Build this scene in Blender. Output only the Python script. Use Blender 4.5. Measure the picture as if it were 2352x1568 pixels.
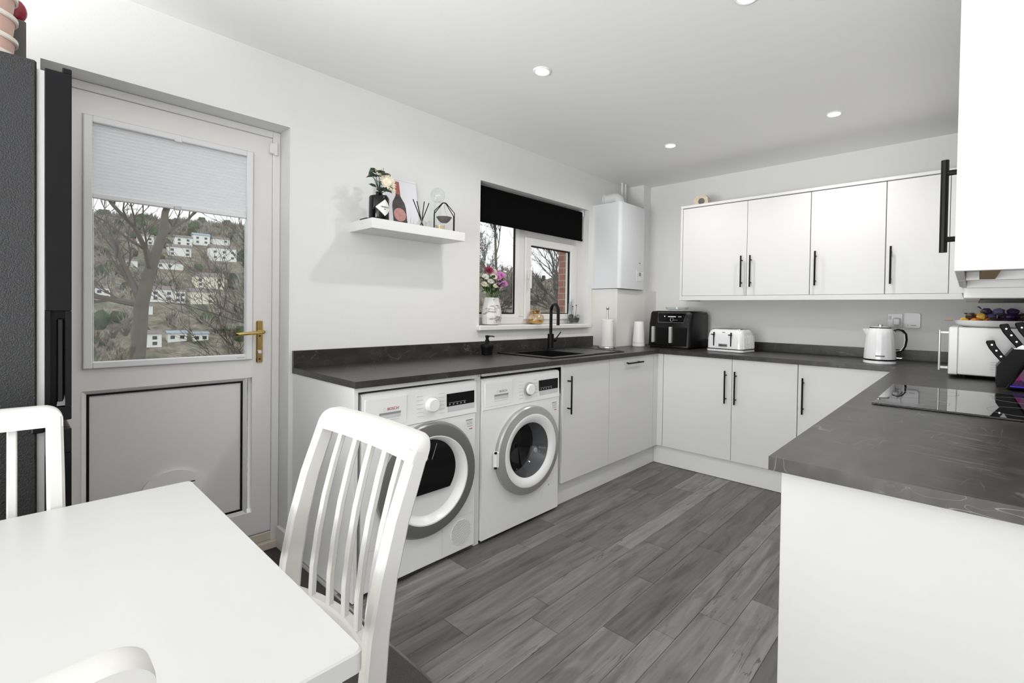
import bpy, math, random
from mathutils import Vector, Matrix
R = math.radians
scene = bpy.context.scene
for o in list(bpy.data.objects): bpy.data.objects.remove(o)
col = scene.collection

# ---------------------------------------------------------------- camera
cam_data = bpy.data.cameras.new('camera')
cam = bpy.data.objects.new('camera', cam_data); col.objects.link(cam)
scene.camera = cam
IW, IH = 2352.0, 1568.0
F_PX, PX, PY = 1093.038, 1281.663, 728.991
YAW, PITCH, ROLL = 0.7127, -0.0141, 0.015
fwd = Vector((math.cos(YAW), math.sin(YAW), 0)); rt = Vector((math.sin(YAW), -math.cos(YAW), 0)); up = Vector((0, 0, 1))
fwd, up = math.cos(PITCH)*fwd + math.sin(PITCH)*up, -math.sin(PITCH)*fwd + math.cos(PITCH)*up
rt, up = math.cos(ROLL)*rt + math.sin(ROLL)*up, -math.sin(ROLL)*rt + math.cos(ROLL)*up
m3 = Matrix((rt, up, -fwd)).transposed()
cam.matrix_world = Matrix.Translation((-3.9863, -2.4921, 1.2057)) @ m3.to_4x4()
cam_data.sensor_fit = 'HORIZONTAL'; cam_data.sensor_width = 36.0
cam_data.lens = F_PX/IW*36.0
cam_data.shift_x = (IW/2-PX)/IW
cam_data.shift_y = -(IH/2-PY)/IW
cam_data.clip_start = 0.02; cam_data.clip_end = 3000

# ---------------------------------------------------------------- world, fill lights, exposure
world = bpy.data.worlds.new('overcast_sky'); scene.world = world; world.use_nodes = True
wn = world.node_tree.nodes; wl = world.node_tree.links
bg = wn['Background']; bg.inputs['Color'].default_value = (0.93, 0.97, 1.0, 1); bg.inputs['Strength'].default_value = 1.05
sv = scene.view_settings
sv.view_transform = 'Standard'; sv.look = 'None'; sv.gamma = 1.0; sv.exposure = 0.66; sv.use_curve_mapping = False
def area_light(name, loc, direction, sx, sy, power, color=(1, 1, 1)):
    l = bpy.data.lights.new(name, 'AREA'); l.shape = 'RECTANGLE'; l.size = sx; l.size_y = sy; l.energy = power; l.color = color
    o = bpy.data.objects.new(name, l); col.objects.link(o); o.location = loc
    o.rotation_euler = Vector(direction).to_track_quat('-Z', 'Y').to_euler(); return o
# added fill lights at the made-up patio and garden openings behind the camera
area_light('patio_fill', (-6.60, -1.41, 0.72), (1, 0, 0.85), 2.3, 1.3, 100, (1, 0.995, 0.985))
GARDEN_FILL_W = 22
area_light('garden_fill', (-5.4, -2.70, 1.10), (0.35, 1, 0.9), 1.9, 1.95, GARDEN_FILL_W, (1, 0.995, 0.985))  # second added fill, aimed up and across at the window wall
SPOT_W = 3.2

# ---------------------------------------------------------------- materials
MATS = {}
def mat(name, color=(0.8, 0.8, 0.8), rough=0.5, metal=0.0, bump=0.0, bscale=60.0, var=0.0, vscale=8.0, coat=0.0, emit=None, estr=1.0, spec=0.5, sheen=0.0):
    m = bpy.data.materials.new(name); m.use_nodes = True
    nt = m.node_tree; b = nt.nodes['Principled BSDF']
    b.inputs['Base Color'].default_value = (*color, 1); b.inputs['Roughness'].default_value = rough; b.inputs['Metallic'].default_value = metal
    b.inputs['Coat Weight'].default_value = coat; b.inputs['Specular IOR Level'].default_value = spec
    b.inputs['Sheen Weight'].default_value = sheen
    tc = nt.nodes.new('ShaderNodeTexCoord')
    n = nt.nodes.new('ShaderNodeTexNoise'); n.inputs['Scale'].default_value = vscale; n.inputs['Detail'].default_value = 4
    nt.links.new(tc.outputs['Object'], n.inputs['Vector'])
    if var > 0:
        r = nt.nodes.new('ShaderNodeMapRange'); r.inputs['To Min'].default_value = 1-var; r.inputs['To Max'].default_value = 1+var
        nt.links.new(n.outputs['Fac'], r.inputs['Value'])
        mx = nt.nodes.new('ShaderNodeMix'); mx.data_type = 'RGBA'; mx.blend_type = 'MULTIPLY'; mx.inputs[0].default_value = 1
        mx.inputs[6].default_value = (*color, 1); nt.links.new(r.outputs[0], mx.inputs[7]); nt.links.new(mx.outputs[2], b.inputs['Base Color'])
    if bump > 0:
        n2 = nt.nodes.new('ShaderNodeTexNoise'); n2.inputs['Scale'].default_value = bscale; n2.inputs['Detail'].default_value = 3
        nt.links.new(tc.outputs['Object'], n2.inputs['Vector'])
        bp = nt.nodes.new('ShaderNodeBump'); bp.inputs['Strength'].default_value = bump; bp.inputs['Distance'].default_value = 0.01
        nt.links.new(n2.outputs['Fac'], bp.inputs['Height']); nt.links.new(bp.outputs[0], b.inputs['Normal'])
    if emit:
        b.inputs['Emission Color'].default_value = (*emit, 1); b.inputs['Emission Strength'].default_value = estr
    MATS[name] = m; return m
def ramp(nt, fac, stops):
    r = nt.nodes.new('ShaderNodeValToRGB'); e = r.color_ramp.elements
    while len(e) < len(stops): e.new(0.5)
    for i, (p, c) in enumerate(stops):
        e[i].position = p; e[i].color = (*c, 1) if len(c) == 3 else c
    nt.links.new(fac, r.inputs[0]); return r
def glassmat(name, tint=(1, 1, 1), rough=0.0, refl=1.0):
    m = bpy.data.materials.new(name); m.use_nodes = True; nt = m.node_tree; nt.nodes.clear()
    out = nt.nodes.new('ShaderNodeOutputMaterial'); t = nt.nodes.new('ShaderNodeBsdfTransparent'); g = nt.nodes.new('ShaderNodeBsdfGlossy')
    t.inputs[0].default_value = (*tint, 1); g.inputs['Roughness'].default_value = rough
    f = nt.nodes.new('ShaderNodeLayerWeight'); f.inputs[0].default_value = 0.5
    pw = nt.nodes.new('ShaderNodeMath'); pw.operation = 'POWER'; pw.inputs[1].default_value = 4.0; nt.links.new(f.outputs['Facing'], pw.inputs[0])
    mu = nt.nodes.new('ShaderNodeMath'); mu.operation = 'MULTIPLY_ADD'; mu.inputs[1].default_value = 0.7*refl; mu.inputs[2].default_value = 0.045*refl; nt.links.new(pw.outputs[0], mu.inputs[0])
    mx = nt.nodes.new('ShaderNodeMixShader'); nt.links.new(mu.outputs[0], mx.inputs[0]); nt.links.new(t.outputs[0], mx.inputs[1]); nt.links.new(g.outputs[0], mx.inputs[2])
    nt.links.new(mx.outputs[0], out.inputs[0]); MATS[name] = m; return m
M = MATS
mat('wall', (0.80, 0.798, 0.792), 0.75, bump=0.06, bscale=90, var=0.01)
mat('ceiling', (0.92, 0.92, 0.915), 0.8, bump=0.04, bscale=60)
mat('cab', (0.72, 0.72, 0.715), 0.32, coat=0.0, spec=0.25, var=0.005)
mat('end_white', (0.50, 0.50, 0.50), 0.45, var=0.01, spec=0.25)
mat('cab_edge', (0.76, 0.76, 0.755), 0.3, var=0.01)
mat('plinth', (0.80, 0.80, 0.78), 0.35, var=0.01)
mat('upvc', (0.80, 0.785, 0.775), 0.28, var=0.01)
mat('upvc_panel', (0.74, 0.725, 0.72), 0.35, bump=0.03, bscale=200)
mat('gloss_paint', (0.80, 0.78, 0.76), 0.3, var=0.01)
mat('appliance', (0.84, 0.84, 0.84), 0.22, var=0.005)
mat('appliance_grey', (0.60, 0.60, 0.62), 0.3)
mat('ring_grey', (0.19, 0.19, 0.19), 0.32, metal=0.35)
mat('ring_silver', (0.40, 0.40, 0.40), 0.3, metal=0.4)
mat('black', (0.004, 0.004, 0.004), 0.45, var=0.1, spec=0.18)
mat('black_gloss', (0.003, 0.003, 0.004), 0.08, spec=0.4)
mat('hob_glass', (0.003, 0.003, 0.004), 0.02, spec=1.0, coat=0.6)
mat('satin_steel', (0.72, 0.72, 0.71), 0.35, metal=0.55)
mat('black_screen', (0.003, 0.003, 0.004), 0.15, spec=0.2)
mat('black_metal', (0.004, 0.004, 0.004), 0.4, spec=0.2)
mat('black_plastic', (0.004, 0.004, 0.004), 0.32, bump=0.02, bscale=300, spec=0.22)
mat('fridge_side', (0.020, 0.020, 0.022), 0.40, bump=0.35, bscale=330, spec=0.4)
mat('fridge_door', (0.007, 0.007, 0.008), 0.3, spec=0.15)
mat('gasket', (0.72, 0.71, 0.70), 0.6, var=0.02)
mat('blind_black', (0.004, 0.004, 0.004), 0.95, bump=0.1, bscale=800, spec=0.05)
mat('table_white', (0.55, 0.547, 0.54), 0.35, var=0.005)
mat('chair_white', (0.64, 0.63, 0.615), 0.42, bump=0.015, bscale=300, var=0.01)
mat('seat_cream', (0.74, 0.66, 0.58), 0.85, bump=0.2, bscale=500, var=0.05)
mat('brass', (0.62, 0.44, 0.16), 0.22, metal=1.0)
mat('steel', (0.62, 0.62, 0.62), 0.25, metal=1.0)
mat('chrome', (0.8, 0.8, 0.8), 0.08, metal=1.0)
mat('gold', (0.72, 0.46, 0.14), 0.15, metal=1.0)
mat('lamp_lens', (1, 1, 1), 0.3, emit=(1, 0.98, 0.95), estr=9)
mat('lamp_rim', (0.85, 0.85, 0.85), 0.3)
mat('sink', (0.006, 0.006, 0.007), 0.3, bump=0.05, bscale=500)
mat('paper', (0.82, 0.81, 0.79), 0.95, bump=0.15, bscale=250)
mat('plastic_white', (0.80, 0.80, 0.81), 0.35, var=0.01)
mat('toaster_white', (0.80, 0.81, 0.82), 0.18, coat=0.3)
mat('boiler', (0.74, 0.755, 0.775), 0.25, var=0.005)
mat('text_red', (0.45, 0.02, 0.03), 0.5)
mat('text_grey', (0.30, 0.30, 0.31), 0.5)
mat('text_light', (0.62, 0.62, 0.63), 0.5)
mat('text_white', (0.8, 0.8, 0.8), 0.5)
mat('text_black', (0.02, 0.02, 0.02), 0.5)
mat('pink_plastic', (0.66, 0.43, 0.36), 0.45, var=0.05)
mat('cream_plastic', (0.82, 0.76, 0.68), 0.4, var=0.02)
mat('red_plastic', (0.28, 0.006, 0.03), 0.25)
mat('grey_box', (0.12, 0.11, 0.105), 0.5, var=0.25, vscale=12)
mat('soil', (0.05, 0.045, 0.04), 0.9, var=0.3, vscale=60)
mat('petal_white', (0.80, 0.78, 0.70), 0.7, var=0.08, vscale=40)
mat('petal_cream', (0.82, 0.76, 0.60), 0.7, var=0.08, vscale=40)
mat('petal_pink', (0.62, 0.24, 0.52), 0.65, var=0.15, vscale=40)
mat('petal_maroon', (0.26, 0.02, 0.07), 0.65, var=0.15, vscale=40)
mat('leaf_green', (0.035, 0.085, 0.02), 0.5, var=0.35, vscale=30)
mat('leaf_grey', (0.055, 0.085, 0.055), 0.6, var=0.35, vscale=30)
mat('stem_green', (0.10, 0.17, 0.04), 0.5, var=0.2)
mat('wood_batten', (0.36, 0.24, 0.12), 0.6, var=0.3, vscale=25)
mat('candle', (0.78, 0.70, 0.55), 0.5)
mat('canvas_white', (0.80, 0.80, 0.84), 0.8, bump=0.1, bscale=900)
mat('bottle_art', (0.075, 0.07, 0.07), 0.8, var=0.7, vscale=45)
mat('bottle_neck', (0.40, 0.12, 0.11), 0.8, var=0.25, vscale=60)
mat('bottle_label', (0.58, 0.29, 0.27), 0.8, var=0.35, vscale=70)
mat('snack_gold', (0.62, 0.38, 0.05), 0.3, var=0.3, vscale=30)
mat('snack_purple', (0.025, 0.012, 0.05), 0.3, var=0.5, vscale=30)
mat('snack_blue', (0.11, 0.10, 0.20), 0.35, var=0.4, vscale=30)
mat('snack_brown', (0.045, 0.02, 0.012), 0.45, var=0.5, vscale=30)
mat('snack_orange', (0.65, 0.20, 0.03), 0.35, var=0.3, vscale=30)
mat('ceramic', (0.76, 0.76, 0.76), 0.2)
mat('clock_face', (0.62, 0.54, 0.42), 0.6, var=0.3, vscale=60)
mat('drum', (0.35, 0.35, 0.36), 0.3, metal=0.9)
mat('bark', (0.11, 0.095, 0.075), 0.9, var=0.45, vscale=6, bump=0.5, bscale=12)
mat('twig', (0.10, 0.075, 0.065), 0.9, var=0.3, vscale=2)
mat('house_white', (0.78, 0.77, 0.73), 0.8, var=0.05)
mat('house_cream', (0.74, 0.69, 0.56), 0.8, var=0.05)
mat('house_roof', (0.16, 0.13, 0.13), 0.8, var=0.3, vscale=2)
mat('house_roof_blue', (0.24, 0.28, 0.34), 0.7, var=0.2, vscale=2)
mat('house_window', (0.05, 0.055, 0.07), 0.2)
mat('threshold', (0.62, 0.55, 0.47), 0.5, var=0.06)
glassmat('pane', (0.97, 0.985, 0.98)); glassmat('clear_glass', (0.96, 0.98, 0.98)); glassmat('smoked_glass', (0.45, 0.46, 0.47)); glassmat('gold_glass', (0.98, 0.94, 0.85), 0.05, 1.5)

def worktop_mat():
    m = bpy.data.materials.new('worktop'); m.use_nodes = True; nt = m.node_tree; b = nt.nodes['Principled BSDF']
    tc = nt.nodes.new('ShaderNodeTexCoord'); mp = nt.nodes.new('ShaderNodeMapping'); mp.inputs['Rotation'].default_value = (0.2, 0.3, R(62)); mp.inputs['Scale'].default_value = (1.0, 3.6, 2.0)
    nt.links.new(tc.outputs['Object'], mp.inputs[0])
    n = nt.nodes.new('ShaderNodeTexNoise'); n.inputs['Scale'].default_value = 2.2; n.inputs['Detail'].default_value = 3; nt.links.new(mp.outputs[0], n.inputs['Vector'])
    ad = nt.nodes.new('ShaderNodeVectorMath'); ad.operation = 'MULTIPLY_ADD'; nt.links.new(n.outputs['Color'], ad.inputs[0]); ad.inputs[1].default_value = (0.35, 0.35, 0.35); nt.links.new(mp.outputs[0], ad.inputs[2])
    fac = None
    for sc, w in ((1.6, 0.008), (4.0, 0.010)):
        v = nt.nodes.new('ShaderNodeTexVoronoi'); v.feature = 'DISTANCE_TO_EDGE'; v.inputs['Scale'].default_value = sc; nt.links.new(ad.outputs[0], v.inputs['Vector'])
        r = nt.nodes.new('ShaderNodeMapRange'); r.inputs['From Min'].default_value = 0; r.inputs['From Max'].default_value = w; r.inputs['To Min'].default_value = 1; r.inputs['To Max'].default_value = 0
        nt.links.new(v.outputs['Distance'], r.inputs['Value'])
        k = nt.nodes.new('ShaderNodeTexNoise'); k.inputs['Scale'].default_value = 3.0*sc; nt.links.new(tc.outputs['Object'], k.inputs['Vector'])
        kr = nt.nodes.new('ShaderNodeMapRange'); kr.inputs['From Min'].default_value = 0.56; kr.inputs['From Max'].default_value = 0.8; nt.links.new(k.outputs['Fac'], kr.inputs['Value'])
        mu = nt.nodes.new('ShaderNodeMath'); mu.operation = 'MULTIPLY'; nt.links.new(r.outputs[0], mu.inputs[0]); nt.links.new(kr.outputs[0], mu.inputs[1])
        if fac is None: fac = mu
        else:
            a = nt.nodes.new('ShaderNodeMath'); a.operation = 'MAXIMUM'; nt.links.new(fac.outputs[0], a.inputs[0]); nt.links.new(mu.outputs[0], a.inputs[1]); fac = a
    for ang, st, w, lo in ((9, (8.0, 0.55, 11.0), 0.0065, 0.44), (24, (11.0, 0.8, 14.0), 0.005, 0.50)):
        m2 = nt.nodes.new('ShaderNodeMapping'); m2.inputs['Scale'].default_value = st; vr = nt.nodes.new('ShaderNodeVectorRotate'); vr.rotation_type = 'Z_AXIS'; vr.inputs['Angle'].default_value = R(ang); nt.links.new(tc.outputs['Object'], vr.inputs['Vector']); nt.links.new(vr.outputs[0], m2.inputs[0])
        q = nt.nodes.new('ShaderNodeTexNoise'); q.inputs['Scale'].default_value = 2.4; q.inputs['Detail'].default_value = 2; nt.links.new(m2.outputs[0], q.inputs['Vector'])
        sb = nt.nodes.new('ShaderNodeMath'); sb.operation = 'SUBTRACT'; sb.inputs[1].default_value = 0.5; nt.links.new(q.outputs['Fac'], sb.inputs[0])
        ab = nt.nodes.new('ShaderNodeMath'); ab.operation = 'ABSOLUTE'; nt.links.new(sb.outputs[0], ab.inputs[0])
        r = nt.nodes.new('ShaderNodeMapRange'); r.inputs['From Min'].default_value = 0; r.inputs['From Max'].default_value = w; r.inputs['To Min'].default_value = 0.8; r.inputs['To Max'].default_value = 0; nt.links.new(ab.outputs[0], r.inputs['Value'])
        k = nt.nodes.new('ShaderNodeTexNoise'); k.inputs['Scale'].default_value = 5; nt.links.new(tc.outputs['Object'], k.inputs['Vector'])
        kr = nt.nodes.new('ShaderNodeMapRange'); kr.inputs['From Min'].default_value = lo; kr.inputs['From Max'].default_value = lo+0.2; nt.links.new(k.outputs['Fac'], kr.inputs['Value'])
        mu = nt.nodes.new('ShaderNodeMath'); mu.operation = 'MULTIPLY'; nt.links.new(r.outputs[0], mu.inputs[0]); nt.links.new(kr.outputs[0], mu.inputs[1])
        a = nt.nodes.new('ShaderNodeMath'); a.operation = 'MAXIMUM'; nt.links.new(fac.outputs[0], a.inputs[0]); nt.links.new(mu.outputs[0], a.inputs[1]); fac = a
    c = nt.nodes.new('ShaderNodeTexNoise'); c.inputs['Scale'].default_value = 9; c.inputs['Detail'].default_value = 6; nt.links.new(mp.outputs[0], c.inputs['Vector'])
    rr = ramp(nt, c.outputs['Fac'], [(0.3, (0.019, 0.0175, 0.017)), (0.7, (0.042, 0.039, 0.0375))])
    mx = nt.nodes.new('ShaderNodeMix'); mx.data_type = 'RGBA'; nt.links.new(fac.outputs[0], mx.inputs[0]); nt.links.new(rr.outputs[0], mx.inputs[6]); mx.inputs[7].default_value = (0.30, 0.28, 0.26, 1)
    nt.links.new(mx.outputs[2], b.inputs['Base Color']); b.inputs['Roughness'].default_value = 0.34; b.inputs['Specular IOR Level'].default_value = 0.42
    MATS['worktop'] = m
worktop_mat()
def plank_mat():
    m = bpy.data.materials.new('grey_plank'); m.use_nodes = True; nt = m.node_tree; b = nt.nodes['Principled BSDF']
    tc = nt.nodes.new('ShaderNodeTexCoord'); oi = nt.nodes.new('ShaderNodeObjectInfo')
    sh = nt.nodes.new('ShaderNodeVectorMath'); sh.operation = 'MULTIPLY_ADD'; nt.links.new(oi.outputs['Random'], sh.inputs[0]); sh.inputs[1].default_value = (7, 13, 5); nt.links.new(tc.outputs['Object'], sh.inputs[2])
    def noise(scale, stretch, det):
        mp = nt.nodes.new('ShaderNodeMapping'); mp.inputs['Scale'].default_value = stretch; nt.links.new(sh.outputs[0], mp.inputs[0])
        n = nt.nodes.new('ShaderNodeTexNoise'); n.inputs['Scale'].default_value = scale; n.inputs['Detail'].default_value = det; n.inputs['Distortion'].default_value = 1.2
        nt.links.new(mp.outputs[0], n.inputs['Vector']); return n
    a = noise(4, (0.55, 7.5, 1), 8); k = noise(3.0, (0.8, 4.0, 1), 3)
    r1 = ramp(nt, a.outputs['Fac'], [(0.22, (0.05, 0.047, 0.046)), (0.36, (0.135, 0.130, 0.126)), (0.60, (0.185, 0.178, 0.173)), (0.8, (0.23, 0.222, 0.217))])
    r2 = ramp(nt, k.outputs['Fac'], [(0.30, (0.6, 0.6, 0.6)), (0.50, (1, 1, 1)), (0.75, (1.0, 1.0, 1.0))])
    mx = nt.nodes.new('ShaderNodeMix'); mx.data_type = 'RGBA'; mx.blend_type = 'MULTIPLY'; mx.inputs[0].default_value = 1; nt.links.new(r1.outputs[0], mx.inputs[6]); nt.links.new(r2.outputs[0], mx.inputs[7])
    pr = nt.nodes.new('ShaderNodeMapRange'); pr.inputs['To Min'].default_value = 0.62; pr.inputs['To Max'].default_value = 1.3; nt.links.new(oi.outputs['Random'], pr.inputs['Value'])
    m2 = nt.nodes.new('ShaderNodeMix'); m2.data_type = 'RGBA'; m2.blend_type = 'MULTIPLY'; m2.inputs[0].default_value = 1; nt.links.new(mx.outputs[2], m2.inputs[6]); nt.links.new(pr.outputs[0], m2.inputs[7])
    ck = noise(3.2, (0.55, 9.0, 1), 3)
    sb = nt.nodes.new('ShaderNodeMath'); sb.operation = 'SUBTRACT'; sb.inputs[1].default_value = 0.5; nt.links.new(ck.outputs['Fac'], sb.inputs[0])
    ab = nt.nodes.new('ShaderNodeMath'); ab.operation = 'ABSOLUTE'; nt.links.new(sb.outputs[0], ab.inputs[0])
    cr = nt.nodes.new('ShaderNodeMapRange'); cr.inputs['From Min'].default_value = 0.0; cr.inputs['From Max'].default_value = 0.016; cr.inputs['To Min'].default_value = 1; cr.inputs['To Max'].default_value = 0; nt.links.new(ab.outputs[0], cr.inputs['Value'])
    mk = noise(2.2, (1.2, 2.5, 1), 2); mr = nt.nodes.new('ShaderNodeMapRange'); mr.inputs['From Min'].default_value = 0.42; mr.inputs['From Max'].default_value = 0.62; nt.links.new(mk.outputs['Fac'], mr.inputs['Value'])
    cm = nt.nodes.new('ShaderNodeMath'); cm.operation = 'MULTIPLY'; nt.links.new(cr.outputs[0], cm.inputs[0]); nt.links.new(mr.outputs[0], cm.inputs[1])
    m3_ = nt.nodes.new('ShaderNodeMix'); m3_.data_type = 'RGBA'; nt.links.new(cm.outputs[0], m3_.inputs[0]); nt.links.new(m2.outputs[2], m3_.inputs[6]); m3_.inputs[7].default_value = (0.05, 0.046, 0.044, 1)
    nt.links.new(m3_.outputs[2], b.inputs['Base Color']); b.inputs['Roughness'].default_value = 0.42
    bp = nt.nodes.new('ShaderNodeBump'); bp.inputs['Strength'].default_value = 0.15; bp.inputs['Distance'].default_value = 0.002; nt.links.new(a.outputs['Fac'], bp.inputs['Height']); nt.links.new(bp.outputs[0], b.inputs['Normal'])
    MATS['plank'] = m
plank_mat()
def carpet_mat():
    m = mat('carpet', (0.075, 0.072, 0.072), 1.0, bump=0.8, bscale=350, var=0.55, vscale=220)
carpet_mat()
def marble_mat():
    m = bpy.data.materials.new('marble_vase'); m.use_nodes = True; nt = m.node_tree; b = nt.nodes['Principled BSDF']
    tc = nt.nodes.new('ShaderNodeTexCoord'); mp = nt.nodes.new('ShaderNodeMapping'); mp.inputs['Rotation'].default_value = (0, R(35), R(20)); mp.inputs['Scale'].default_value = (6, 6, 16); nt.links.new(tc.outputs['Object'], mp.inputs[0])
    n = nt.nodes.new('ShaderNodeTexNoise'); n.inputs['Scale'].default_value = 1.7; n.inputs['Detail'].default_value = 4; n.inputs['Distortion'].default_value = 1.0; nt.links.new(mp.outputs[0], n.inputs['Vector'])
    r = ramp(nt, n.outputs['Fac'], [(0.0, (0.78, 0.75, 0.72)), (0.54, (0.78, 0.75, 0.72)), (0.585, (0.22, 0.17, 0.15)), (0.63, (0.74, 0.70, 0.67))])
    nt.links.new(r.outputs[0], b.inputs['Base Color']); b.inputs['Roughness'].default_value = 0.3; MATS['marble'] = m
marble_mat()
def brick_mat():
    m = bpy.data.materials.new('brickwork'); m.use_nodes = True; nt = m.node_tree; b = nt.nodes['Principled BSDF']
    tc = nt.nodes.new('ShaderNodeTexCoord'); sx = nt.nodes.new('ShaderNodeSeparateXYZ'); nt.links.new(tc.outputs['Object'], sx.inputs[0]); mp = nt.nodes.new('ShaderNodeCombineXYZ'); ad = nt.nodes.new('ShaderNodeMath'); nt.links.new(sx.outputs[0], ad.inputs[0]); nt.links.new(sx.outputs[1], ad.inputs[1]); nt.links.new(ad.outputs[0], mp.inputs[0]); nt.links.new(sx.outputs[2], mp.inputs[1])
    t = nt.nodes.new('ShaderNodeTexBrick'); t.inputs['Scale'].default_value = 4.4; t.inputs['Mortar Size'].default_value = 0.015
    t.inputs['Color1'].default_value = (0.30, 0.10, 0.06, 1); t.inputs['Color2'].default_value = (0.22, 0.08, 0.05, 1); t.inputs['Mortar'].default_value = (0.35, 0.30, 0.26, 1)
    nt.links.new(mp.outputs[0], t.inputs['Vector']); nt.links.new(t.outputs[0], b.inputs['Base Color']); b.inputs['Roughness'].default_value = 0.9; MATS['brick'] = m
brick_mat()
def woods_mat(name, cols, hf):
    m = bpy.data.materials.new(name); m.use_nodes = True; nt = m.node_tree; b = nt.nodes['Principled BSDF']
    tc = nt.nodes.new('ShaderNodeTexCoord')
    n = nt.nodes.new('ShaderNodeTexNoise'); n.inputs['Scale'].default_value = 0.055; n.inputs['Detail'].default_value = 5; nt.links.new(tc.outputs['Object'], n.inputs['Vector'])
    r = ramp(nt, n.outputs['Fac'], list(zip((0.34, 0.45, 0.54, 0.66), cols)))
    h = nt.nodes.new('ShaderNodeTexNoise'); h.inputs['Scale'].default_value = 0.35; h.inputs['Detail'].default_value = 8; h.inputs['Roughness'].default_value = 0.8; nt.links.new(tc.outputs['Object'], h.inputs['Vector'])
    hr = ramp(nt, h.outputs['Fac'], [(0.36, (1-hf,)*3), (0.5, (1, 1, 1)), (0.66, (1+hf,)*3)])
    mx = nt.nodes.new('ShaderNodeMix'); mx.data_type = 'RGBA'; mx.blend_type = 'MULTIPLY'; mx.inputs[0].default_value = 1; nt.links.new(r.outputs[0], mx.inputs[6]); nt.links.new(hr.outputs[0], mx.inputs[7])
    nt.links.new(mx.outputs[2], b.inputs['Base Color']); b.inputs['Roughness'].default_value = 1.0; b.inputs['Specular IOR Level'].default_value = 0.1; MATS[name] = m
woods_mat('woods', [(0.10, 0.10, 0.065), (0.17, 0.145, 0.11), (0.19, 0.165, 0.13), (0.10, 0.11, 0.075)], 0.6)
woods_mat('bare_woods', [(0.13, 0.12, 0.085), (0.24, 0.205, 0.17), (0.30, 0.275, 0.235), (0.16, 0.15, 0.11)], 0.7)
woods_mat('evergreens', [(0.035, 0.055, 0.03), (0.05, 0.075, 0.04), (0.07, 0.085, 0.045), (0.04, 0.06, 0.035)], 0.5)
def pleat_mat():
    m = bpy.data.materials.new('pleated_fabric'); m.use_nodes = True; nt = m.node_tree; nt.nodes.clear()
    out = nt.nodes.new('ShaderNodeOutputMaterial'); d = nt.nodes.new('ShaderNodeBsdfDiffuse'); t = nt.nodes.new('ShaderNodeBsdfTranslucent')
    d.inputs[0].default_value = (0.92, 0.92, 0.94, 1); t.inputs[0].default_value = (0.95, 0.95, 0.97, 1)
    mx = nt.nodes.new('ShaderNodeMixShader'); mx.inputs[0].default_value = 0.4; nt.links.new(d.outputs[0], mx.inputs[1]); nt.links.new(t.outputs[0], mx.inputs[2]); nt.links.new(mx.outputs[0], out.inputs[0]); MATS['pleats'] = m
pleat_mat()
def screen_mat():
    m = bpy.data.materials.new('lit_screen'); m.use_nodes = True; nt = m.node_tree; b = nt.nodes['Principled BSDF']
    tc = nt.nodes.new('ShaderNodeTexCoord'); v = nt.nodes.new('ShaderNodeTexVoronoi'); v.inputs['Scale'].default_value = 22; nt.links.new(tc.outputs['Object'], v.inputs['Vector'])
    sp = nt.nodes.new('ShaderNodeSeparateColor'); nt.links.new(v.outputs['Color'], sp.inputs[0])
    r = ramp(nt, sp.outputs[0], [(0.0, (0.02, 0.015, 0.04)), (0.35, (0.09, 0.03, 0.13)), (0.55, (0.40, 0.03, 0.18)), (0.7, (0.12, 0.12, 0.17)), (0.9, (0.03, 0.02, 0.10))])
    b.inputs['Base Color'].default_value = (0.01, 0.01, 0.01, 1); b.inputs['Roughness'].default_value = 0.1
    nt.links.new(r.outputs[0], b.inputs['Emission Color']); b.inputs['Emission Strength'].default_value = 0.35; MATS['screen'] = m
screen_mat()
mat('blue_light', (0.02, 0.02, 0.2), 0.3, emit=(0.05, 0.03, 0.9), estr=0.5)

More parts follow.
